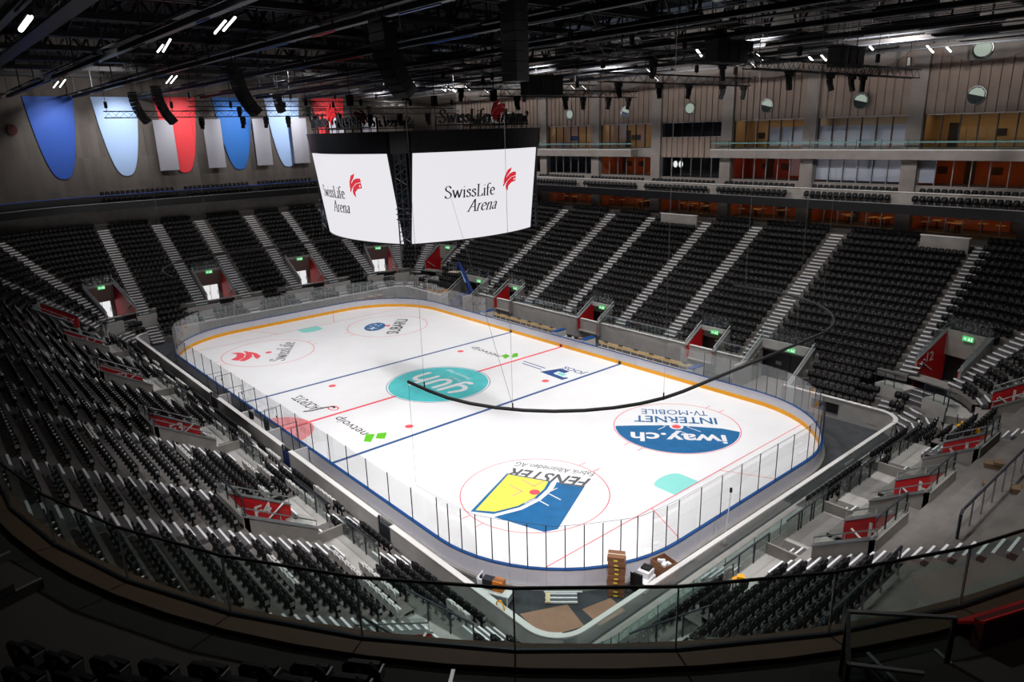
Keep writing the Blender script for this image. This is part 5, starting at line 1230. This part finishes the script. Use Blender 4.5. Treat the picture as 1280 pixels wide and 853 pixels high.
# yellow scissor sawhorses and wooden blocks in the right terrace
for k,(x,y,z) in enumerate(((35.0,-9.1,2.2),(36.0,13.6,2.6),(37.2,11.6,3.2))):
    t=thing('yellow_trolley','small yellow and black trolley left among the right seats, %s'%ORD[k],'trolley',(x,y,z)); bx('deck',(x,y,z+.45),(.5,.35,.06),M_YEL,t,.5); bx('case',(x+.1,y,z+.6),(.3,.25,.22),M_YEL,t,.5)
    for dx,dy in ((-.18,-.12),(.18,-.12),(-.18,.12),(.18,.12)): strut('leg',(x+dx,y+dy,z),(x+dx,y+dy,z+.45),.025,M_BLACK,t,5)
    strut('grip',(x-.25,y,z+.45),(x-.3,y,z+1.1),.025,M_BLACK,t,5)
for k,(x,y,z) in enumerate(((40.9,1.2,zrow(10)),(42.3,-.6,zrow(12)),(40.3,3.4,zrow(10)),(43.1,5.2,zrow(13)))):
    t=thing('timber_block','small stepped timber block lying on the right standing terrace, %s'%ORD[k],'timber',(x,y,z)); bx('plank',(x,y,z+.12),(.8,.5,.24),mat('timber_dull','#6f5a45',.8),t,.3); bx('plank',(x+.15,y,z+.3),(.4,.5,.14),mat('timber_dull','#6f5a45',.8),t,.3)
# steel railing across the standing terrace
for r_,(ri,y0,y1,l) in enumerate(((11,-14.5,-9.0,'near'),(12,-6.0,9.0,'long'))):
    t=thing('terrace_railing','dark steel railing with pale posts on the right standing terrace, %s one'%l,'railing',(WX+drow(ri),(y0+y1)/2,zrow(ri))); x=WX+drow(ri)+.1; z=zrow(ri)
    MB().tube([(x,y0,z),(x,y0,z+1.0),(x,y0+.15,z+1.12),(x,y1,z+1.12)],.055,6).build('top_rail',M_STEELD,t)
    n=int((y1-y0)/1.25)
    for k in range(1,n+1): strut('rail_post',(x,y0+(y1-y0)*k/n,z),(x,y0+(y1-y0)*k/n,z+1.1),.035,M_STEEL,t,6)
# blue boom lift in the far gate
t=thing('boom_lift','blue boom lift with raised telescopic arm beyond the far rink corner','lift',(-21.2,18.6,0))
bx('chassis',(-21.2,18.6,.6),(2.6,1.6,.6),M_LIFT,t,.3); bx('turntable',(-21.0,18.6,1.2),(1.5,1.3,.7),M_LIFT,t,.3); bx('counterweight',(-20.2,18.9,1.4),(.8,1.2,.8),M_LIFT,t,.3)
for dx in (-.9,.9):
    for dy in (-.8,.8): strut('wheel',(-21.2+dx,18.6+dy-.12,.4),(-21.2+dx,18.6+dy+.12,.4),.4,M_BLACK,t,14)
A,Bm=Vector((-19.6,18.9,1.9)),Vector((-22.9,19.6,5.2))
d=(Bm-A); b=MB()
def beam(p,q,w,h,m,n): 
    p,q=Vector(p),Vector(q); o=bx(n,(p+q)/2,(w,h,(q-p).length),m,t); o.rotation_euler=(q-p).to_track_quat('Z','Y').to_euler(); return o
beam(A,A+d*.8,.42,.42,M_LIFT,'boom'); beam(A+d*.7,Bm,.3,.3,M_LIFT,'boom_extension'); beam(A+d*.35+Vector((.1,-.22,0)),A+d*.72+Vector((.1,-.22,0)),.3,.03,mat('lift_label','#8fb4d8',.5),'boom_label')
beam(Bm,Bm+Vector((-.5,.1,-.9)),.35,.35,M_LIFT,'jib'); bk=Bm+Vector((-1.2,.2,-1.4))
bx('basket_floor',bk,(1.6,.8,.08),M_CARDL,t,.3)
for dx,dy in ((-.75,-.35),(.75,-.35),(-.75,.35),(.75,.35)): strut('basket_post',bk+Vector((dx,dy,0)),bk+Vector((dx,dy,1.1)),.03,M_STEEL,t,5)
for z in (.55,1.1): MB().tube([bk+Vector((dx,dy,z)) for dx,dy in ((-.75,-.35),(.75,-.35),(.75,.35),(-.75,.35))],.03,5,True).build('basket_rail',M_STEEL,t)
t=thing('service_hatch','dark service hatch low in the bench side rink wall near the right corner','hatch',(26.3,WY-.12,.3)); bx('recess',(26.3,WY-.235,.75),(2.0,.03,.75),M_BLACK,t); bx('frame_top',(26.3,WY-.25,1.14),(2.1,.05,.05),M_STEEL,t)
# stacked pale crates behind the far boards
for k,(x,y) in enumerate(((-30.9,12.5),(-31.0,11.2),(-30.8,9.8))):
    t=thing('far_crate','pale wooden crate standing behind the far glass, %s'%ORD[k],'crate',(x,y,0)); bx('crate_body',(x,y,.5),(.8,.9,1.0),mat('crate','#b89a88',.8),t,.2)
    for z in (.2,.5,.8): bx('crate_batten',(x+.42,y,z),(.04,.92,.08),mat('crate_edge','#9b7d6c',.8),t,.2)
tag(MB().tube([(21.5+8.5*math.cos(math.radians(a)),1.0,9+a*.0) for a in (0,0.1)],.01,4).build('hook_wire',M_STEEL),'small hook wire on the near net tube','wire')
